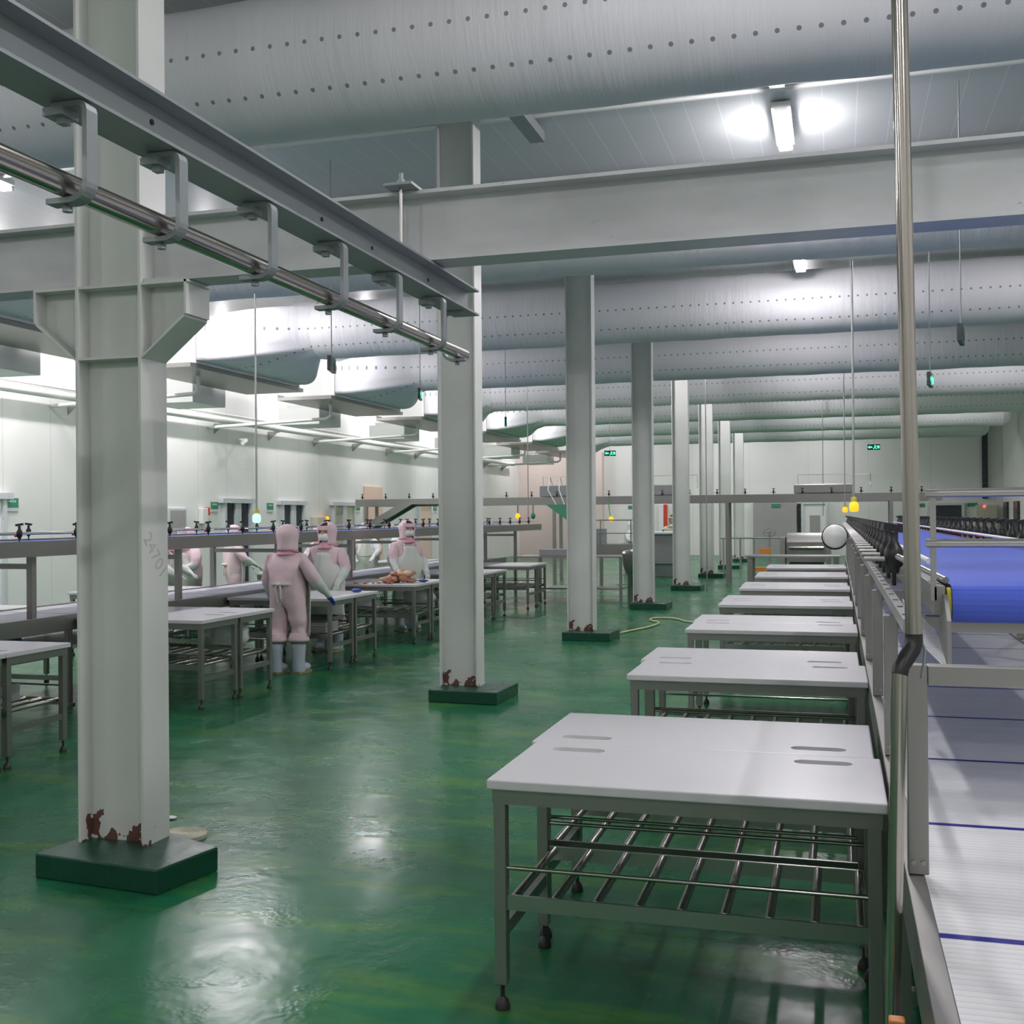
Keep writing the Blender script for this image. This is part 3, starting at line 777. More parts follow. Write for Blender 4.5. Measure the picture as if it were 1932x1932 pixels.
MB().prism([(-11.6, 1.30), (-10.35, 1.98), (-9.3, 1.98), (-9.3, 2.12), (-10.45, 2.12), (-11.7, 1.46)], 1, 26.35, 26.39).prism([(-11.6, 1.30), (-10.35, 1.98), (-9.3, 1.98), (-9.3, 2.12), (-10.45, 2.12), (-11.7, 1.46)], 1, 26.85, 26.89).build('side_panel', 'steelb', t)
MB().prism([(-11.6, 1.36), (-10.38, 2.04), (-9.3, 2.04), (-9.3, 2.07), (-10.4, 2.07), (-11.6, 1.40)], 1, 26.391, 26.849).build('belt', 'gchute', t)
for x, z in ((-11.5, 1.36), (-9.6, 2.0)): MB().box((x-.04, 26.39, 0), (x+.04, 26.45, z)).box((x-.04, 26.79, 0), (x+.04, 26.85, z)).build('leg', 'steelb', t)

# ================================================================== NEAR POLES
t = thing('round_steel_pole', 'tall round steel pole from the ceiling in front of the right conveyor', 'pole', (.157, 2.55, 1.38))
MB().tube([(.157, 2.55, 1.375), (.105, 2.50, ZC-.003)], .0175, 24).build('pole_tube', 'pipe', t)
MB().box((.065, 2.46, ZC-.012), (.145, 2.54, ZC-.002)).build('ceiling_plate', 'steel', t)
t = thing('round_steel_post', 'short round steel post on the floor beside the white striped belt', 'post', (.085, 2.50, 0))
MB().tube([(.088, 2.50, .012), (.1255, 2.52, 1.308)], .0165, 24).build('post_tube', 'pipe', t)
MB().lathe((.088, 2.50, 0), [(.05, 0), (.05, .012)], 20).build('base_flange', 'steel', t)
o = MB().tube([(.157, 2.55, 1.39), (.157, 2.55, 1.374), (.152, 2.543, 1.356), (.140, 2.533, 1.338), (.129, 2.523, 1.322), (.1255, 2.52, 1.305)], [.0185, .0188, .0188, .0185, .018, .0175], 16).build('black_hose', 'black')
tag(recentre(o), 'short black ribbed hose joining the round pole to the post below', 'hose')
o = MB().tube([(.172, 2.56, 1.375), (.180, 2.56, 1.355), (.178, 2.58, 1.32), (.176, 2.62, 1.285)], .003, 8).build('thin_cable', 'zinc')
tag(recentre(o), 'thin grey cable looping down beside the black hose', 'cable')
t = thing('floor_squeegee', 'orange tipped handle of a tool standing low at the bottom edge of the picture', 'squeegee', (.10, 2.3, 0))
MB().tube([(.10, 2.3, .02), (.10, 2.3, .615)], .010, 10).build('handle', 'zinc', t)
MB().box((.088, 2.285, .605), (.119, 2.315, .663)).build('orange_tip', 'orange', t, .004)
MB().box((-.10, 2.29, .0), (.125, 2.31, .035)).build('rubber_blade', 'black', t)

# thin ceiling rods with signal lamps
def signal_rod(x, y, zb, zt, lamp, label, r=.012):
    t = thing('signal_rod', label, 'hanging rod', (x, y, zb), 0, 'thin rods down to the work lines')
    MB().tube([(x, y, zb), (x, y, zt)], r, 10).build('rod', 'steel', t)
    if lamp:
        MB().lathe((x, y, zb-.12), [(.02, 0), (.045, .01), (.05, .05), (.045, .09), (.02, .11)], 16).build('signal_lamp', lamp, t)
        MB().lathe((x, y, zb-.01), [(.03, 0), (.03, .04), (.014, .05)], 12).build('lamp_cap', 'yellow', t)
signal_rod(-6.64, 11.86, 1.72, 4.33, 'glow_gw', 'thin steel rod ending in a round bright green lamp above the left conveyor')
signal_rod(.172, 12.3, 1.79, 4.33, 'glow_o', 'thin rod with a bright orange lamp above the right conveyor')
signal_rod(.15, 22.9, 1.80, ZC-.002, 'glow_o', 'thin rod with a small orange lamp far down the right conveyor')
for x, y, lab in ((-6.64, 19.5, 'thin bare rod beside the second column, first beyond the workers'), (-6.64, 24.0, 'thin bare rod at the far end of the left conveyor'), (-3.9, 28.2, 'thin bare rod just left of the fifth column'),
                  (-3.9, 17.4, 'thin bare rod at the left edge of the third column'), (-.35, 30.5, 'thin bare rod between the far columns and the orange lamps'), (-2.75, 24.6, 'thin rod with small rungs beyond the fifth column')):
    signal_rod(x, y, .0 if x > -5 and x < -2 else 1.6, ZC-.002, None, lab)
# hanging exit signs
def exit_sign(x, y, z, lit, label, rz=0):
    t = thing('exit_sign', label, 'exit sign', (x, y, z), rz, 'hanging exit signs')
    MB().box((-.16, -.02, 0), (.16, .02, .15)).build('sign_case', 'dark', t, .004, world=False)
    m = 'glow_g' if lit else 'gsign'
    b = MB()
    for s in (-1, 1):
        yy = s*.021
        b.box((-.13, min(yy, yy+s*.002), .06), (-.04, max(yy, yy+s*.002), .09)); b.add([(-.15, yy+s*.001, .075), (-.10, yy+s*.001, .11), (-.10, yy+s*.001, .04)], [(0, 1, 2)])
        b.lathe((.03, yy, .115), [(.012, 0), (.012, .002)], 10, axis=1)
        b.obox((.03, yy+s*.001, .08), (.02, .002, .05), (0, .3, 0)).obox((.05, yy+s*.001, .045), (.05, .002, .014), (0, .6, 0)).obox((.005, yy+s*.001, .045), (.05, .002, .014), (0, -.9, 0)).obox((.05, yy+s*.001, .09), (.05, .002, .012), (0, -.4, 0))
        b.box((.09, min(yy, yy+s*.002), .04), (.14, max(yy, yy+s*.002), .11))
    b.build('sign_pictogram', m, t, world=False)
    MB().tube([(0, 0, .15), (0, 0, ZC-z-.003)], .006, 6).build('sign_rod', 'zinc', t, world=False)
exit_sign(-5.0, 10.5, 3.16, False, 'dark exit sign on a thin rod left of the second column', 1.85)
exit_sign(-5.6, 14.6, 3.30, True, 'green lit exit sign on a rod just left of the second column', 1.85)
exit_sign(-5.6, 18.8, 3.25, True, 'green lit exit sign just right of the second column', 1.85)
exit_sign(-5.6, 23.9, 3.25, True, 'green lit exit sign just left of the third column', 1.85)
exit_sign(-6.0, 30.2, 3.30, True, 'green lit exit sign just right of the third column', .4)
exit_sign(.95, 31.0, 3.34, True, 'green lit exit sign facing the camera near the end wall', 0)
exit_sign(1.0, 13.1, 3.05, True, 'green exit sign seen edge on, right of the tall pole', 1.4)
exit_sign(1.03, 10.2, 3.10, False, 'dark exit sign seen edge on, upper right', 1.4)

# ================================================================== LEFT WALL FITTINGS
t = thing('wall_pipe', 'cream insulated pipe running along the left wall on brackets', 'pipe', (XL+.15, 24, 3.7))
pts = [(XL+.20, 6, 3.80), (XL+.20, 44, 3.80)]
MB().tube(pts, .075, 16).build('insulated_pipe', 'wall_l', t)
MB().tube([(XL+.06, 6, 3.95), (XL+.06, 44, 3.95)], .025, 10).build('thin_pipe', 'wall_l', t)
for i in range(16):
    y = 7+2.4*i; MB().box((XL+.001, y-.02, 3.69), (XL+.30, y+.02, 3.725)).prism([(XL+.001, 3.69), (XL+.24, 3.69), (XL+.001, 3.50)], 1, y-.008, y+.008).build('pipe_bracket', 'steel', t)
for i, y in enumerate((15.2, 21.38, 23.85, 28.9, 35.2)):
    t = thing('wall_sign', ['green wall sign at the far left of the picture', 'green wall sign left of the first dark double door', 'green wall sign between the two dark double doors', 'green wall sign right of the cream double door', 'green wall sign beyond the incline conveyor'][i], 'sign', (XL, y, 1.8), 0, 'green signs on the left wall')
    MB().box((XL+.001, y-.14, 1.86), (XL+.02, y+.14, 2.02)).build('sign_plate', 'gsign', t)
    MB().box((XL+.001, y-.14, 1.80), (XL+.02, y+.14, 1.86)).build('sign_strip', 'frame', t)
    b = MB()
    for j in range(4): b.box((XL+.0201, y-.10+.05*j, 1.95), (XL+.0215, y-.075+.05*j, 1.985))
    b.build('sign_lettering', 'white', t)
t = thing('wall_hatch', 'grey framed hatch with a red lower half beside the nearest column', 'hatch', (XL, 19.9, .9))
MB().box((XL+.001, 19.60, .9), (XL+.05, 20.25, 1.87)).build('hatch_frame', 'frame', t)
MB().box((XL+.051, 19.65, 1.30), (XL+.055, 20.2, 1.83)).build('hatch_pane', 'greyp', t)
MB().box((XL+.051, 19.65, .95), (XL+.055, 20.2, 1.30)).build('hatch_lower_pane', 'pinkd', t)
t = thing('alarm_box', 'white wall dispenser with a small red alarm beside it', 'alarm', (XL, 20.95, 1.5))
MB().box((XL+.001, 20.75, 1.55), (XL+.12, 20.95, 1.88)).build('dispenser', 'white', t, .01)
MB().box((XL+.001, 21.0, 1.73), (XL+.08, 21.1, 1.90)).build('red_box', 'red', t, .01)
t = thing('control_cabinet', 'pale control cabinet with an orange warning lamp between the double doors', 'cabinet', (XL, 26.3, 1.2))
MB().box((XL+.001, 26.0, 1.15), (XL+.2, 26.5, 1.68)).build('cabinet_body', 'lid', t, .01)
MB().lathe((XL+.15, 26.62, 1.62), [(.05, -.06), (.06, 0), (.05, .07)], 12).build('warning_lamp', 'glow_o', t)
t = thing('wall_camera', 'small white security camera on the left wall under the pipe', 'camera', (XL, 22.4, 3.3))
MB().box((XL+.001, 22.36, 3.42), (XL+.25, 22.42, 3.46)).build('camera_arm', 'white', t)
MB().tube([(XL+.22, 22.36, 3.40), (XL+.30, 22.10, 3.34)], .05, 12).build('camera_body', 'white', t)
# end wall fittings
for i, (x, z) in enumerate(((-2.35, 2.0), (5.0, 1.96), (3.1, 1.96), (-8.2, 2.0))):
    o = MB().box((x-.18, YE-.27 if i == 0 else YE-.02, z-.07), (x+.18, YE-.251 if i == 0 else YE-.001, z+.07)).build('wall_sign', 'gsign')
    tag(recentre(o), ['small green sign on the grey panel of the end wall', 'small dark green sign right of the dark far door', 'small dark green sign left of the dark far door', 'small green sign on the far end wall left of the fourth column'][i], 'sign', 'signs on the end wall')
t = thing('electric_cabinet', 'cream electric cabinet with a red lamp on the end wall at the right', 'cabinet', (5.45, YE, 1))
MB().box((5.1, YE-.25, .8), (5.85, YE-.001, 1.95)).build('cabinet_body', 'lid', t, .01)
MB().lathe((5.4, YE-.28, 1.90), [(.05, 0), (.05, .03)], 12, axis=1).build('red_lamp', 'glow_r', t)

# ================================================================== FAR MACHINERY
def machine(name, label, cat, parts, group=None):
    xs = [p[1][0] for p in parts]; ys = [p[1][1] for p in parts]
    t = thing(name, label, cat, (sum(xs)/len(xs), sum(ys)/len(ys), 0), 0, group)
    for nm, a, b2, m in parts: MB().box(a, b2).build(nm, m, t, .01)
    return t
t = thing('steel_roller_machine', 'stainless machine with a rounded cover behind the far tables', 'machine', (-.65, 25, 0))
MB().grid(lambda u, v: (-1.05+.82*u, 24.7+.9*v, 1.05+.20*math.sin(PI*v)), 2, 12).box((-1.05, 24.7, .62), (-.23, 25.6, 1.05)).build('rounded_cover', 'steelb', t)
MB().tube([(-1.0, 24.62, .93), (-.28, 24.62, .93)], .035, 14).build('front_roller', 'pipe', t)
for x in (-1.13, -.18): MB().box((x-.05, 24.5, 0), (x+.05, 25.5, 1.15)).build('side_frame', 'steel', t)
MB().box((-1.0, 24.6, .30), (-.28, 25.4, .60)).build('lower_drum_box', 'dark', t)
t = thing('hand_wheel_stand', 'dark hand wheel on a stand before the grey wall panel', 'hand wheel', (-1.83, 32, 0))
MB().tube([(-1.83, 32, .02), (-1.83, 32, 1.18)], .03, 10).box((-1.93, 31.9, 0), (-1.73, 32.1, .02)).build('stand', 'zinc', t)
MB().tube([(-1.83+.17*math.cos(a*PI/10), 32, 1.15+.11*math.sin(a*PI/10)) for a in range(21)], .014, 6, cap=False).tube([(-2.0, 32, 1.15), (-1.66, 32, 1.15)], .010, 6).build('wheel', 'zinc', t)
MB().box((-2.1, 31.7, .56), (-1.78, 31.9, .70)).box((-2.3, 31.6, .08), (-1.5, 31.9, .18)).build('orange_body', 'orange', t)
machine('grey_bulk_bin', 'grey bin behind the fifth column with a worker leaning over it', 'bin', [('bin_body', (-4.85, 29.6, .35), (-4.05, 30.4, 1.17), 'tray'), ('bin_rim', (-4.92, 29.53, 1.15), (-3.98, 30.47, 1.21), 'mask'), ('bin_base', (-4.8, 29.7, 0), (-4.1, 30.3, .34), 'zinc')])
t = thing('waste_bin_stand', 'round steel waste bin on a stand at the left of the fourth column', 'bin', (-3.62, 20.4, 0))
MB().lathe((-3.62, 20.4, 0), [(.12, 0), (.12, .55), (.14, .56), (.20, .72), (.22, .95)], 20).build('bin_body', 'steelb', t)
MB().lathe((-3.62, 20.4, .951), [(.23, 0), (.20, .04), (.05, .08)], 20).build('bin_lid', 'steel', t)
MB().box((-3.95, 20.36, .36), (-3.50, 20.44, .38)).build('foot_bar', 'steel', t)
t = thing('steel_trough_line', 'low stainless trough line running across beyond the left tables', 'trough', (-5.0, 21.3, 0))
MB().box((-6.1, 21.0, .84), (-3.9, 21.9, .87)).build('trough_top', 'steelb', t)
for x in (-5.6, -5.0, -4.5, -4.0): MB().box((x-.025, 21.05, 0), (x+.025, 21.12, .84)).build('leg', 'steelb', t)
MB().box((-5.6, 21.1, .22), (-4.0, 21.8, .25)).build('lower_shelf', 'steel', t)
o = MB().box((-5.62, 21.1, .875), (-5.05, 21.6, 1.00)).build('grey_tray', 'tray'); tag(recentre(o), 'shallow grey tray on the trough line right of the second column', 'tray')
t = thing('steel_hopper_frame', 'stainless platform machine with rails beside the trough line', 'machine', (-5.4, 25.2, 0))
MB().box((-6.0, 25.0, .75), (-4.4, 25.8, 1.0)).build('machine_body', 'steelb', t)
MB().box((-5.9, 25.1, 1.0), (-5.2, 25.7, 1.35)).build('control_head', 'zinc', t)
for x in (-5.9, -5.2, -4.5): MB().box((x-.03, 25.0, 0), (x+.03, 25.1, .75)).tube([(x, 25.0, 1.0), (x, 25.0, 1.55)], .015, 8).build('leg', 'steelb', t)
MB().tube([(-5.9, 25.0, 1.55), (-4.2, 25.0, 1.55)], .015, 8).tube([(-5.9, 25.0, 1.25), (-4.2, 25.0, 1.25)], .012, 8).build('guard_rail', 'steel', t)
t = thing('green_feed_chute', 'dark green feed chute sloping down from the cross conveyor', 'chute', (-6.2, 26.2, 1))
MB().prism([(-6.75, 1.93), (-5.95, 1.93), (-5.95, 1.35)], 1, 26.0, 26.999).build('chute_body', 'gchute', t)
o = MB().obox((-5.15, 22.6, .215), (.6, .5, .02), (0, -.75, 0)).build('green_board', 'cable'); tag(recentre(o), 'bright green sloping board below the trough line', 'board')
for i, (x0, x1, z0, z1, y, m) in enumerate(((-7.2, -6.25, 2.14, 2.42, 27.1, 'tray'), (-.98, .35, 2.14, 2.36, 27.15, 'steelb'), (-4.6, -3.64, 2.14, 2.40, 27.1, 'tray'))):
    t = thing('conveyor_housing', ['grey housing with rails on the cross conveyor left of the third column', 'long steel housing on the cross conveyor above the far machine', 'grey housing on the cross conveyor beside the fifth column'][i], 'housing', ((x0+x1)/2, y, z0), 0, 'housings on the cross conveyor')
    MB().box((x0, y, z0), (x1, y+.5, z1)).build('housing_body', m, t, .02)
    MB().tube([(x0+.1, y, z1), (x0+.1, y, z1+.22), (x1+.4, y, z1+.22), (x1+.4, y, z1-.1)], .010, 6).build('hand_rail', 'steel', t)
t = thing('floor_railing', 'steel railing on the floor near the far columns', 'railing', (-3, 34, 0))
for x in (-3.3, -2.8, -2.4, -1.6): MB().tube([(x, 34, 0), (x, 34, .95)], .025, 8).build('railing_post', 'zinc', t)
MB().tube([(-3.4, 34, .95), (-1.0, 34, .95)], .025, 8).build('top_rail', 'zinc', t)
t = thing('overhead_lamp_pair', 'two small round lamps hanging under the cross conveyor', 'lamp', (-7.6, 27.02, 1.6))
for x, m in ((-7.75, 'glow_o'), (-7.35, 'gsign')):
    MB().tube([(x, 27.02, 1.94), (x, 27.02, 1.72)], .02, 8).build('lamp_stem', 'zinc', t); MB().blob((x, 27.02, 1.66), (.06, .06, .08), 3, 0).build('lamp_globe', m, t)
t = thing('orange_beacon', 'glowing orange beacon on a green cable right of the third column', 'beacon', (-5.34, 26.97, 1.5))
MB().blob((-5.34, 26.95, 1.57), (.06, .06, .065), 1, 0).build('beacon_globe', 'glow_o', t)
MB().tube([(-5.42, 26.985, 2.05), (-5.40, 26.97, 1.9), (-5.36, 26.95, 1.6)], .012, 8).build('beacon_cable', 'cable', t)
pts = []
for k in range(24):
    pts.append((-5.86+.14*math.sin(k*.55)*(k/24), 27.02, 1.94-.075*k))
o = MB().tube(pts, .010, 6).build('green_cable', 'cable'); tag(recentre(o), 'bright green cable hanging right of the third column', 'cable')
for i in range(3):
    o = MB().tube([(-6.9+.25*i, 27.3, 2.42), (-6.9+.26*i, 27.0, 2.65), (-6.85+.28*i, 26.6, 2.3), (-6.6+.2*i, 26.5, 1.9), (-6.45+.12*i, 26.5, 1.72)], .012, 6).build('white_hose', 'white')
    tag(recentre(o), 'thin white hose hanging from the housing left of the third column', 'hose', 'white hoses left of the third column')

# ================================================================== FLOOR ITEMS
hp = []
P = [(-2.92, 15.30), (-2.80, 15.75), (-2.66, 16.25), (-2.62, 16.9), (-2.82, 17.3), (-2.80, 17.65), (-2.50, 17.65), (-2.25, 17.2), (-1.95, 16.95), (-1.65, 17.0)]
for i in range(len(P)-1):
    for s in range(6):
        u = s/6; p0 = P[max(i-1, 0)]; p1 = P[i]; p2 = P[i+1]; p3 = P[min(i+2, len(P)-1)]
        q = [.5*((2*p1[j])+(-p0[j]+p2[j])*u+(2*p0[j]-5*p1[j]+4*p2[j]-p3[j])*u*u+(-p0[j]+3*p1[j]-3*p2[j]+p3[j])*u**3) for j in (0, 1)]
        hp.append((q[0], q[1], .015))
o = MB().tube(hp, .014, 8).build('floor_hose', 'hose'); tag(recentre(o), 'pale yellow hose lying in a loop on the floor right of the third column', 'hose')
b = MB(); prof = [(.118, 0), (.120, .02)]
for k in range(6): r = .115-.016*k; prof += [(r, .024), (r-.006, .018)]
prof += [(.006, .024)]
o = b.lathe((-3.27, 5.06, .0), prof, 40, smooth=False).build('drain_lid', 'lid'); tag(recentre(o), 'round cream ribbed drain lid on the floor behind the nearest plinth', 'lid')
for i, (x, y, s) in enumerate(((-3.55, 5.35, .05), (-3.50, 4.95, .035), (-1.02, 10.5, .03))):
    o = MB().blob((x, y, .009), (s, s*.6, .006), i, .3, 2).build('litter_scrap', 'mask')
    tag(recentre(o), ['white scrap on the wet floor just left of the nearest column', 'small white sliver behind the left corner of the nearest plinth', 'tiny white scrap on the floor beside the third table pair'][i], 'scrap')

# ================================================================== FOOD AND BITS ON THE TABLES
def on(x, y, size, n, mats, label, cat, group, z=TH, spread=(.2, .12), seed=0, name='meat_piece', tall=0):
    rnd = random.Random(seed)
    for i in range(n):
        px = x + rnd.uniform(-1, 1)*spread[0]; py = y + rnd.uniform(-1, 1)*spread[1]
        s = size*rnd.uniform(.7, 1.25); hz = s*rnd.uniform(.35, .6)
        pile = tall*(1-min(1, (abs(px-x)/max(spread[0], .01))**1.5))*rnd.random()
        o = MB().blob((px, py, z+hz*.9+pile), (s, s*rnd.uniform(.5, .9), hz), seed*50+i, .22, 2, 0, rnd.uniform(0, 3)).build(name, rnd.choice(mats))
        tag(recentre(o), label, cat, group)
on(-5.62, 13.85, .090, 11, ['meat', 'chick', 'meat'], 'chicken carcass in the big pile on the table in front of the standing worker', 'chicken', 'big chicken pile', spread=(.24, .12), seed=3, name='chicken_carcass', tall=.02)
on(-5.60, 13.86, .085, 7, ['chick', 'meat'], 'chicken carcass in the big pile on the table in front of the standing worker', 'chicken', 'big chicken pile', z=TH+.085, spread=(.15, .07), seed=9, name='chicken_carcass', tall=.02)
on(-5.85, 13.62, .035, 7, ['meatr', 'meat'], 'small red meat trimming scattered left of the chicken pile', 'meat', 'meat trimmings by the pile', spread=(.30, .05), seed=4, name='meat_trimming')
on(-7.0, 7.55, .075, 6, ['meat', 'meatr'], 'raw meat piece on the left belt at the picture edge', 'meat', 'meat on the left belt', z=.80, spread=(.20, .14), seed=5)
on(-5.95, 11.50, .06, 2, ['meatr'], 'flat dark meat slab on the table before the masked worker', 'meat', 'meat slabs on the third table', spread=(.14, .04), seed=6)
on(-8.3, 16.4, .10, 4, ['chick'], 'yellow chicken on the table beyond the left conveyor', 'chicken', 'yellow chickens beyond the conveyor', spread=(.25, .1), seed=8, name='chicken_carcass')
on(-8.0, 20.5, .09, 3, ['meatr', 'meat'], 'red meat piece on the far table right of the second column', 'meat', 'meat on the far table', spread=(.2, .1), seed=10, z=.80)
for i, (x, y, z) in enumerate(((-5.40, 11.95, TH+.004), (-8.25, 12.1, TH+.004), (-5.33, 13.95, TH+.004), (-6.72, 5.55, .0))):
    if i == 3: x, y, z = -8.0, 16.45, TH+.002
    o = MB().blob((x, y, z+.022), (.07, .04, .022), 40+i, .2).build('blue_cloth' if i != 3 else 'blue_cloth', 'glove' if i != 3 else 'bluec')
    tag(recentre(o), ['crumpled blue cloth on the corner of the third left table pair', 'crumpled blue cloth on a table beyond the left conveyor', 'dark blue cloth beside the big chicken pile', 'light blue cloth over the yellow chickens'][i], 'cloth')
def bag(x, y, z, sz, seed, label, m='bag', name='plastic_bag'):
    o = MB().blob((x, y, z+sz[2]*.98), sz, seed, .16, 3).build(name, m); return tag(recentre(o), label, 'bag' if name == 'plastic_bag' else 'tray')
bag(-5.62, 9.42, .392, (.24, .19, .16), 1, 'clear crumpled plastic bag on the shelf under the second left table pair')
bag(-6.05, 8.75, .392, (.22, .17, .11), 2, 'clear plastic bundle under the front table of the second left pair')
bag(-5.60, 14.45, .392, (.22, .19, .15), 3, 'clear crumpled plastic bag on the shelf below the chicken table')
bag(-6.05, 13.85, .392, (.18, .14, .10), 4, 'plastic bundle under the chicken table at the left')
for i, (x, y, lab) in enumerate(((-5.9, 11.95, 'grey tray on the shelf below the masked worker table'), (-5.65, 11.3, 'grey tray on the front shelf of the third left pair'), (-5.8, 6.4, 'grey tray on the shelf of the nearest left table pair'))):
    t = thing('storage_tray', lab, 'tray', (x, y, .39)); d = MB()
    d.box((x-.25, y-.16, .39), (x+.25, y+.16, .40)).box((x-.25, y-.16, .40), (x-.24, y+.16, .50)).box((x+.24, y-.16, .40), (x+.25, y+.16, .50)).box((x-.24, y-.16, .40), (x+.24, y-.15, .50)).box((x-.24, y+.15, .40), (x+.24, y+.16, .50))
    d.build('tray_body', 'tray', t)
o = MB().box((-8.1, 7.6, .0), (-7.75, 8.1, .30)).build('floor_crate', 'tray'); tag(recentre(o), 'grey crate on the floor beyond the left conveyor', 'crate')
t = thing('blue_motor', 'small blue motor hanging under the left belt near the nearest table', 'motor', (-6.75, 7.9, .55))
MB().tube([(-6.85, 7.78, .60), (-6.72, 7.96, .60)], .045, 12).build('motor_body', 'bluec', t); MB().box((-6.80, 7.85, .6), (-6.76, 7.90, .67)).build('motor_mount', 'steel', t)

# ================================================================== PEOPLE
def skin_mesh(J, E, mats, face_mat, sub=2, root=0):
    bm = bmesh.new(); ly = bm.verts.layers.skin.verify(); vs = {}
    for n, (p, r) in J.items():
        v = bm.verts.new(p); rr = r if isinstance(r, tuple) else (r, r); v[ly].radius = rr; vs[n] = v
    for a, b2 in E: bm.edges.new((vs[a], vs[b2]))
    list(vs.values())[root][ly].use_root = True
    me = bpy.data.meshes.new('tmp'); bm.to_mesh(me); bm.free()
    o = bpy.data.objects.new('tmp', me); COL.objects.link(o)
    m = o.modifiers.new('s', 'SKIN'); m.use_smooth_shade = True
    m = o.modifiers.new('d', 'SUBSURF'); m.levels = sub; m.render_levels = sub
    dg = bpy.context.evaluated_depsgraph_get(); r = bpy.data.meshes.new_from_object(o.evaluated_get(dg))
    bpy.data.objects.remove(o)
    r.materials.clear()
    for k in mats: r.materials.append(MT[k])
    for p in r.polygons: p.material_index = face_mat(p.center); p.use_smooth = True
    return r
def seg_d(p, a, b2):
    a, b2 = Vector(a), Vector(b2); ab = b2-a; t = max(0, min(1, (p-a).dot(ab)/ab.length_squared)); return (p-a-ab*t).length, t
def person(x, y, rz, label, arms, suit='pink', height=1.60, apron=True, mask=True, hood_tilt=0., stride=.0, boots='boot', legs=True, lean=0.0, group=None, glove='sleeve'):
    """arms: for side -1 (left of picture when seen from the front) and +1: elbow, wrist positions; local front is -Y"""
    k = (height-.065)/1.62
    t = thing('person', label, 'person', (x, y, 0), rz, group)
    t.scale = (1.12, 1.10, 1)
    def S(p): return (p[0]*k, p[1]*k, p[2]*k)
    L = lean
    J = {'pelvis': (S((0, 0, .90)), (.165, .135)), 'belly': (S((0, -.01-L*.3, 1.04)), (.165, .135)), 'chest': (S((0, -L*.7, 1.20)), (.180, .140)), 'neckb': (S((0, -L, 1.345)), (.100, .085)),
         'neck': (S((0, -.02-L, 1.40)), (.055, .055)), 'jaw': (S((0, -.035-L, 1.46)), (.068, .075)), 'head': (S((0, -.025-L, 1.535)), (.082, .092)), 'top': (S((0, -.015-L, 1.585)), (.06, .07))}
    E = [('pelvis', 'belly'), ('belly', 'chest'), ('chest', 'neckb'), ('neckb', 'neck'), ('neck', 'jaw'), ('jaw', 'head'), ('head', 'top')]
    segs = []; hands = []
    for s in (-1, 1):
        el, wr = arms[0 if s < 0 else 1]
        n = 'l' if s < 0 else 'r'
        sh = (s*.172, -L*.9, 1.272)
        J['sh'+n] = (S(sh), (.080, .080)); J['el'+n] = (S(el), (.068, .068)); J['fa'+n] = (S(tuple((el[i]+wr[i])/2 for i in range(3))), (.058, .058)); J['wr'+n] = (S(wr), (.032, .032))
        d = (Vector(wr)-Vector(el)).normalized(); pm = Vector(wr)+d*.045
        J['pa'+n] = (S(tuple(pm)), (.028, .018))
        side = d.cross(Vector((0, 0, 1)));
        if side.length < .2: side = Vector((0, 1, 0))
        side.normalize(); drop = Vector((0, 0, -1))
        E += [('chest', 'sh'+n), ('sh'+n, 'el'+n), ('el'+n, 'fa'+n), ('fa'+n, 'wr'+n), ('wr'+n, 'pa'+n)]
        for fi in range(4):
            off = side*((fi-1.5)*.017); ln = (.045, .055, .051, .038)[fi]
            a = pm + d*.03 + off; b3 = a + d*ln*.55 + drop*.008; c = b3 + d*ln*.4 + drop*.020
            J['f%d%s' % (fi, n)] = (S(tuple(a)), .0095); J['g%d%s' % (fi, n)] = (S(tuple(b3)), .0088); J['h%d%s' % (fi, n)] = (S(tuple(c)), .0075)
            E += [('pa'+n, 'f%d%s' % (fi, n)), ('f%d%s' % (fi, n), 'g%d%s' % (fi, n)), ('g%d%s' % (fi, n), 'h%d%s' % (fi, n))]
        a = Vector(wr)+d*.03 - side*s*.028*1; b3 = a + d*.035 - side*s*.018 + drop*.006
        J['t0'+n] = (S(tuple(a)), .012); J['t1'+n] = (S(tuple(b3)), .0095); E += [('wr'+n, 't0'+n), ('t0'+n, 't1'+n)]
        segs.append((S(tuple((sh[i]*.30+el[i]*.70) for i in range(3))), S(el), S(wr), S(tuple(pm+d*.1))))
        sy = stride*s
        J['hip'+n] = (S((s*.090, 0, .82)), (.112, .112)); J['th'+n] = (S((s*.10, -.01+sy*.2, .66)), (.098, .10)); J['kn'+n] = (S((s*.10, -.03+sy*.5, .47)), (.080, .082)); J['ca'+n] = (S((s*.10, .0+sy*.9, .30)), (.066, .066))
        J['an'+n] = (S((s*.10, .02+sy, .10)), (.042, .046)); J['to'+n] = (S((s*.105, -.08+sy, .055)), (.038, .026))
        E += [('pelvis', 'hip'+n), ('hip'+n, 'th'+n), ('th'+n, 'kn'+n), ('kn'+n, 'ca'+n), ('ca'+n, 'an'+n), ('an'+n, 'to'+n)]
    def fm(c):
        if c.z < .34*k: return 4
        for (a, e2, wv, hv) in segs:
            dd, tt = seg_d(c, wv, hv)
            if dd < .055 and (c-Vector(wv)).dot(Vector(hv)-Vector(wv)) > .15*(Vector(hv)-Vector(wv)).length_squared and (c-Vector(wv)).length > .02: return 3
            d1, t1 = seg_d(c, e2, wv)
            if d1 < .085 and t1 > .05: return 2
        if c.z > 1.405*k and abs(c.x) < .15: return 1
        return 0
    me = skin_mesh(J, E, [suit, 'skin', 'sleeve', glove, boots], fm)
    for vv in me.vertices:
        c = vv.co
        if c.z < 1.40*k:
            a = noise3(Vector((c.x*9+x*3, c.y*9, c.z*13))) + .6*noise3(Vector((c.x*22, c.y*22+y, c.z*16)))
            vv.co = c + vv.normal*(.011*a)
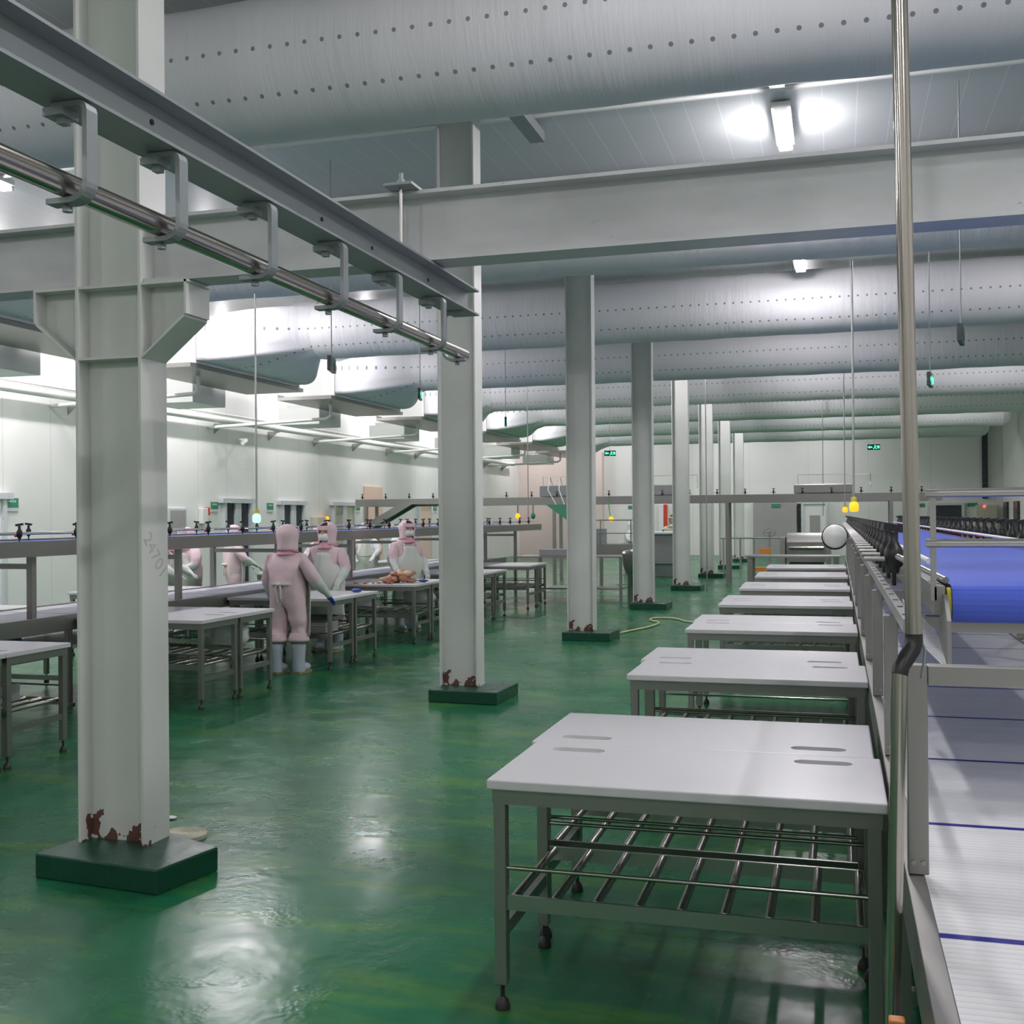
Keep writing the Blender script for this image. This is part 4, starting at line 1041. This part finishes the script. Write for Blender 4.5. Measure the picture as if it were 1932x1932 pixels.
    o = bpy.data.objects.new('body', me); COL.objects.link(o); o.parent = t
    # boots
    for s in (-1, 1):
        sy = stride*s; b = MB()
        cx, cyb = s*.10*k, (.01+sy)*k
        b.lathe((cx, cyb, .0), [(.060, .02), (.062, .09), (.060, .14), (.068, .26), (.077, .385), (.072, .385)], 18, 0)
        b.blob((cx+s*.004, cyb-.075, .055), (.052, .115, .052), 5, 0, 2, 0)
        b.prism([(cx-.05, cyb+.06), (cx+.05, cyb+.06), (cx+.055, cyb-.14), (cx+.03, cyb-.19), (cx-.03, cyb-.19), (cx-.055, cyb-.14)], 2, 0, .022, 1)
        b.build('boot', [boots, 'sole'], t, world=False)
        # trouser cuff
        MB().lathe((s*.10*k, (.0+sy*.9)*k, .33), [(.082, .02), (.098, 0), (.102, .035), (.092, .07), (.085, .10)], 18).build('trouser_cuff', suit, t, world=False)
    # hood: shell round the head open at the face, with cape to the shoulders
    hc = Vector(S((0, -.02-L, 1.52)))
    def hood(u, v):
        a = PI/2 + (u-.5)*2*PI*.80           # opening towards -Y
        ph = v
        if ph < .62:
            q = ph/.62; zz = 1.635-.0*q; el2 = PI/2*(1-q); r1 = .106*math.cos(el2*.98)+.006; z = hc.z + .02 + .115*math.sin(el2)
        else:
            q = (ph-.62)/.38; r1 = .112 - .016*math.sin(PI*q*.6) + .006*q; z = hc.z + .02 - .165*q
        r1 *= k*(1+.02*math.sin(a*9+v*7))
        return (hc.x + r1*math.cos(a), hc.y + .012 + r1*1.08*math.sin(a), z)
    ho = MB(); ho.grid(hood, 36, 16)
    h = ho.build('hood', suit, t, world=False)
    sm = h.modifiers.new('thick', 'SOLIDIFY'); sm.thickness = .008
    # cap peak band over the forehead
    MB().grid(lambda u, v: (hc.x + .108*k*math.cos(-PI/2+(u-.5)*2.1), hc.y - .005 + .112*k*math.sin(-PI/2+(u-.5)*2.1), hc.z + .035+.07*v-.02*v*math.cos((u-.5)*2)), 12, 3).build('cap_band', suit, t, world=False)
    if mask:
        MB().grid(lambda u, v: (hc.x + (.078-.012*abs(v-.5))*k*math.sin((u-.5)*2.4), hc.y - .085*k*math.cos((u-.5)*2.4)**.7 - .022*math.sin(PI*v)*math.cos((u-.5)*2.4) - .006, hc.z - .095 + .085*v), 12, 6).build('face_mask', 'mask', t, world=False)
    for s in (-1, 1):
        MB().blob((hc.x+s*.032, hc.y-.089*k, hc.z+.010), (.011, .006, .006), 1, 0, 1).build('eye', 'hair', t, world=False)
    MB().blob((hc.x, hc.y-.094*k, hc.z-.012), (.012, .014, .02), 1, 0, 2).build('nose', 'skin', t, world=False)
    # collar
    MB().lathe(S((0, -.015-L*.9, 1.335)), [(.115, -.01), (.10, .02), (.088, .05), (.080, .055)], 20).build('collar', 'pinkd' if suit == 'pink' else suit, t, world=False)
    if apron:
        def ap(u, v):
            z = 1.27 - .85*v; wdt = (.115 if v < .12 else min(.215, .115+.26*(v-.12)**.6*1.2)) + .02*v
            ang = (u-.5)*2
            return ((wdt*math.sin(ang*1.25))*k*1.05, (-.150-.018*math.sin(v*4)-L*(1-v)*.9)*k + .10*(ang**2)*k + .006*math.sin(u*19+v*5), z*k)
        a = MB(); a.grid(ap, 18, 16); ao = a.build('apron', 'apron', t, world=False)
        sm = ao.modifiers.new('thick', 'SOLIDIFY'); sm.thickness = .006
        MB().lathe(S((0, -.01-L*.2, 1.0)), [(.163, -.012), (.166, .0), (.163, .012)], 24).build('apron_tie', 'apron', t, world=False)
        MB().tube([S((.02, .155, 1.0)), S((.03, .165, .95)), S((.015, .15, .80))], .010, 6).tube([S((-.01, .155, 1.0)), S((-.03, .17, .94)), S((-.02, .15, .84))], .010, 6).blob(S((0, .165, 1.0)), (.03, .018, .022), 2, .1).build('apron_bow', 'apron', t, world=False)
        MB().tube([S((-.09, -.14, 1.27)), S((-.07, -.06, 1.36)), S((0, .07, 1.39)), S((.07, -.06, 1.36)), S((.09, -.14, 1.27))], .008, 6).build('neck_strap', 'apron', t, world=False)
    return t
down = ((-.24, .02, 1.05), (-.25, -.10, .84))
# worker seen from behind
person(-5.63, 10.70, PI-.10, 'person in a pink hooded suit and pale blue boots seen from behind', (((-.27, -.05, 1.05), (-.33, -.22, .86)), ((.24, -.02, 1.05), (.24, -.08, .83))), height=1.615, stride=.05, glove='glove')
# masked worker facing the camera
person(-6.08, 12.66, -.12, 'person in pink with a white mask and apron facing the camera', (((-.23, -.03, 1.06), (-.20, -.20, .85)), ((.24, -.03, 1.06), (.22, -.20, .85))), height=1.63, lean=.03)
person(-6.05, 15.16, .85, 'person in pink and white apron behind the big chicken pile', (((-.25, -.06, 1.06), (-.24, -.22, .88)), ((.23, -.04, 1.06), (.20, -.20, .86))), height=1.64, lean=.02)
# workers beyond the left conveyor
person(-9.15, 15.6, 2.4, 'person in pink turned away beyond the left conveyor, seen through the posts', (((-.25, -.10, 1.08), (-.22, -.28, .98)), ((.25, -.10, 1.08), (.18, -.28, .98))), height=1.58)
person(-8.85, 13.9, -.3, 'person in pink and a pale apron bending forward right of the nearest column', (((-.25, -.12, 1.08), (-.14, -.30, 1.0)), ((.25, -.12, 1.08), (.12, -.30, 1.0))), height=1.56, lean=.05)
person(-8.75, 13.15, 1.7, 'person in pink half hidden directly behind the nearest column', (((-.25, -.10, 1.08), (-.20, -.28, .98)), ((.25, -.10, 1.08), (.18, -.28, .98))), height=1.56)
person(-8.6, 17.65, -.2, 'person in pink and white apron handling yellow chickens beyond the conveyor', (((-.25, -.12, 1.08), (-.16, -.32, .96)), ((.25, -.12, 1.08), (.16, -.32, .96))), height=1.56, lean=.05)
person(-8.6, 19.5, .3, 'person in white at the far tables just left of the second column', (((-.25, -.12, 1.08), (-.16, -.32, .96)), ((.25, -.12, 1.08), (.16, -.32, .96))), suit='mask', height=1.58)
person(-8.9, 22.1, .5, 'person in white at the far tables just right of the second column', (((-.25, -.12, 1.08), (-.16, -.32, .96)), ((.25, -.12, 1.08), (.16, -.32, .96))), suit='mask', height=1.56)
person(-5.62, 30.8, 1.2, 'person in white bending beyond the machines right of the third column', (((-.25, -.15, 1.08), (-.18, -.40, .98)), ((.25, -.15, 1.08), (.16, -.40, .98))), suit='mask', height=1.52, lean=.10)
person(-4.42, 31.1, .0, 'person in cream leaning over the grey bin between the far columns', (((-.25, -.14, 1.10), (-.18, -.34, 1.22)), ((.25, -.14, 1.10), (.16, -.34, 1.22))), suit='cream', height=1.70, apron=False, mask=False, lean=.06)

bpy.context.view_layer.update()
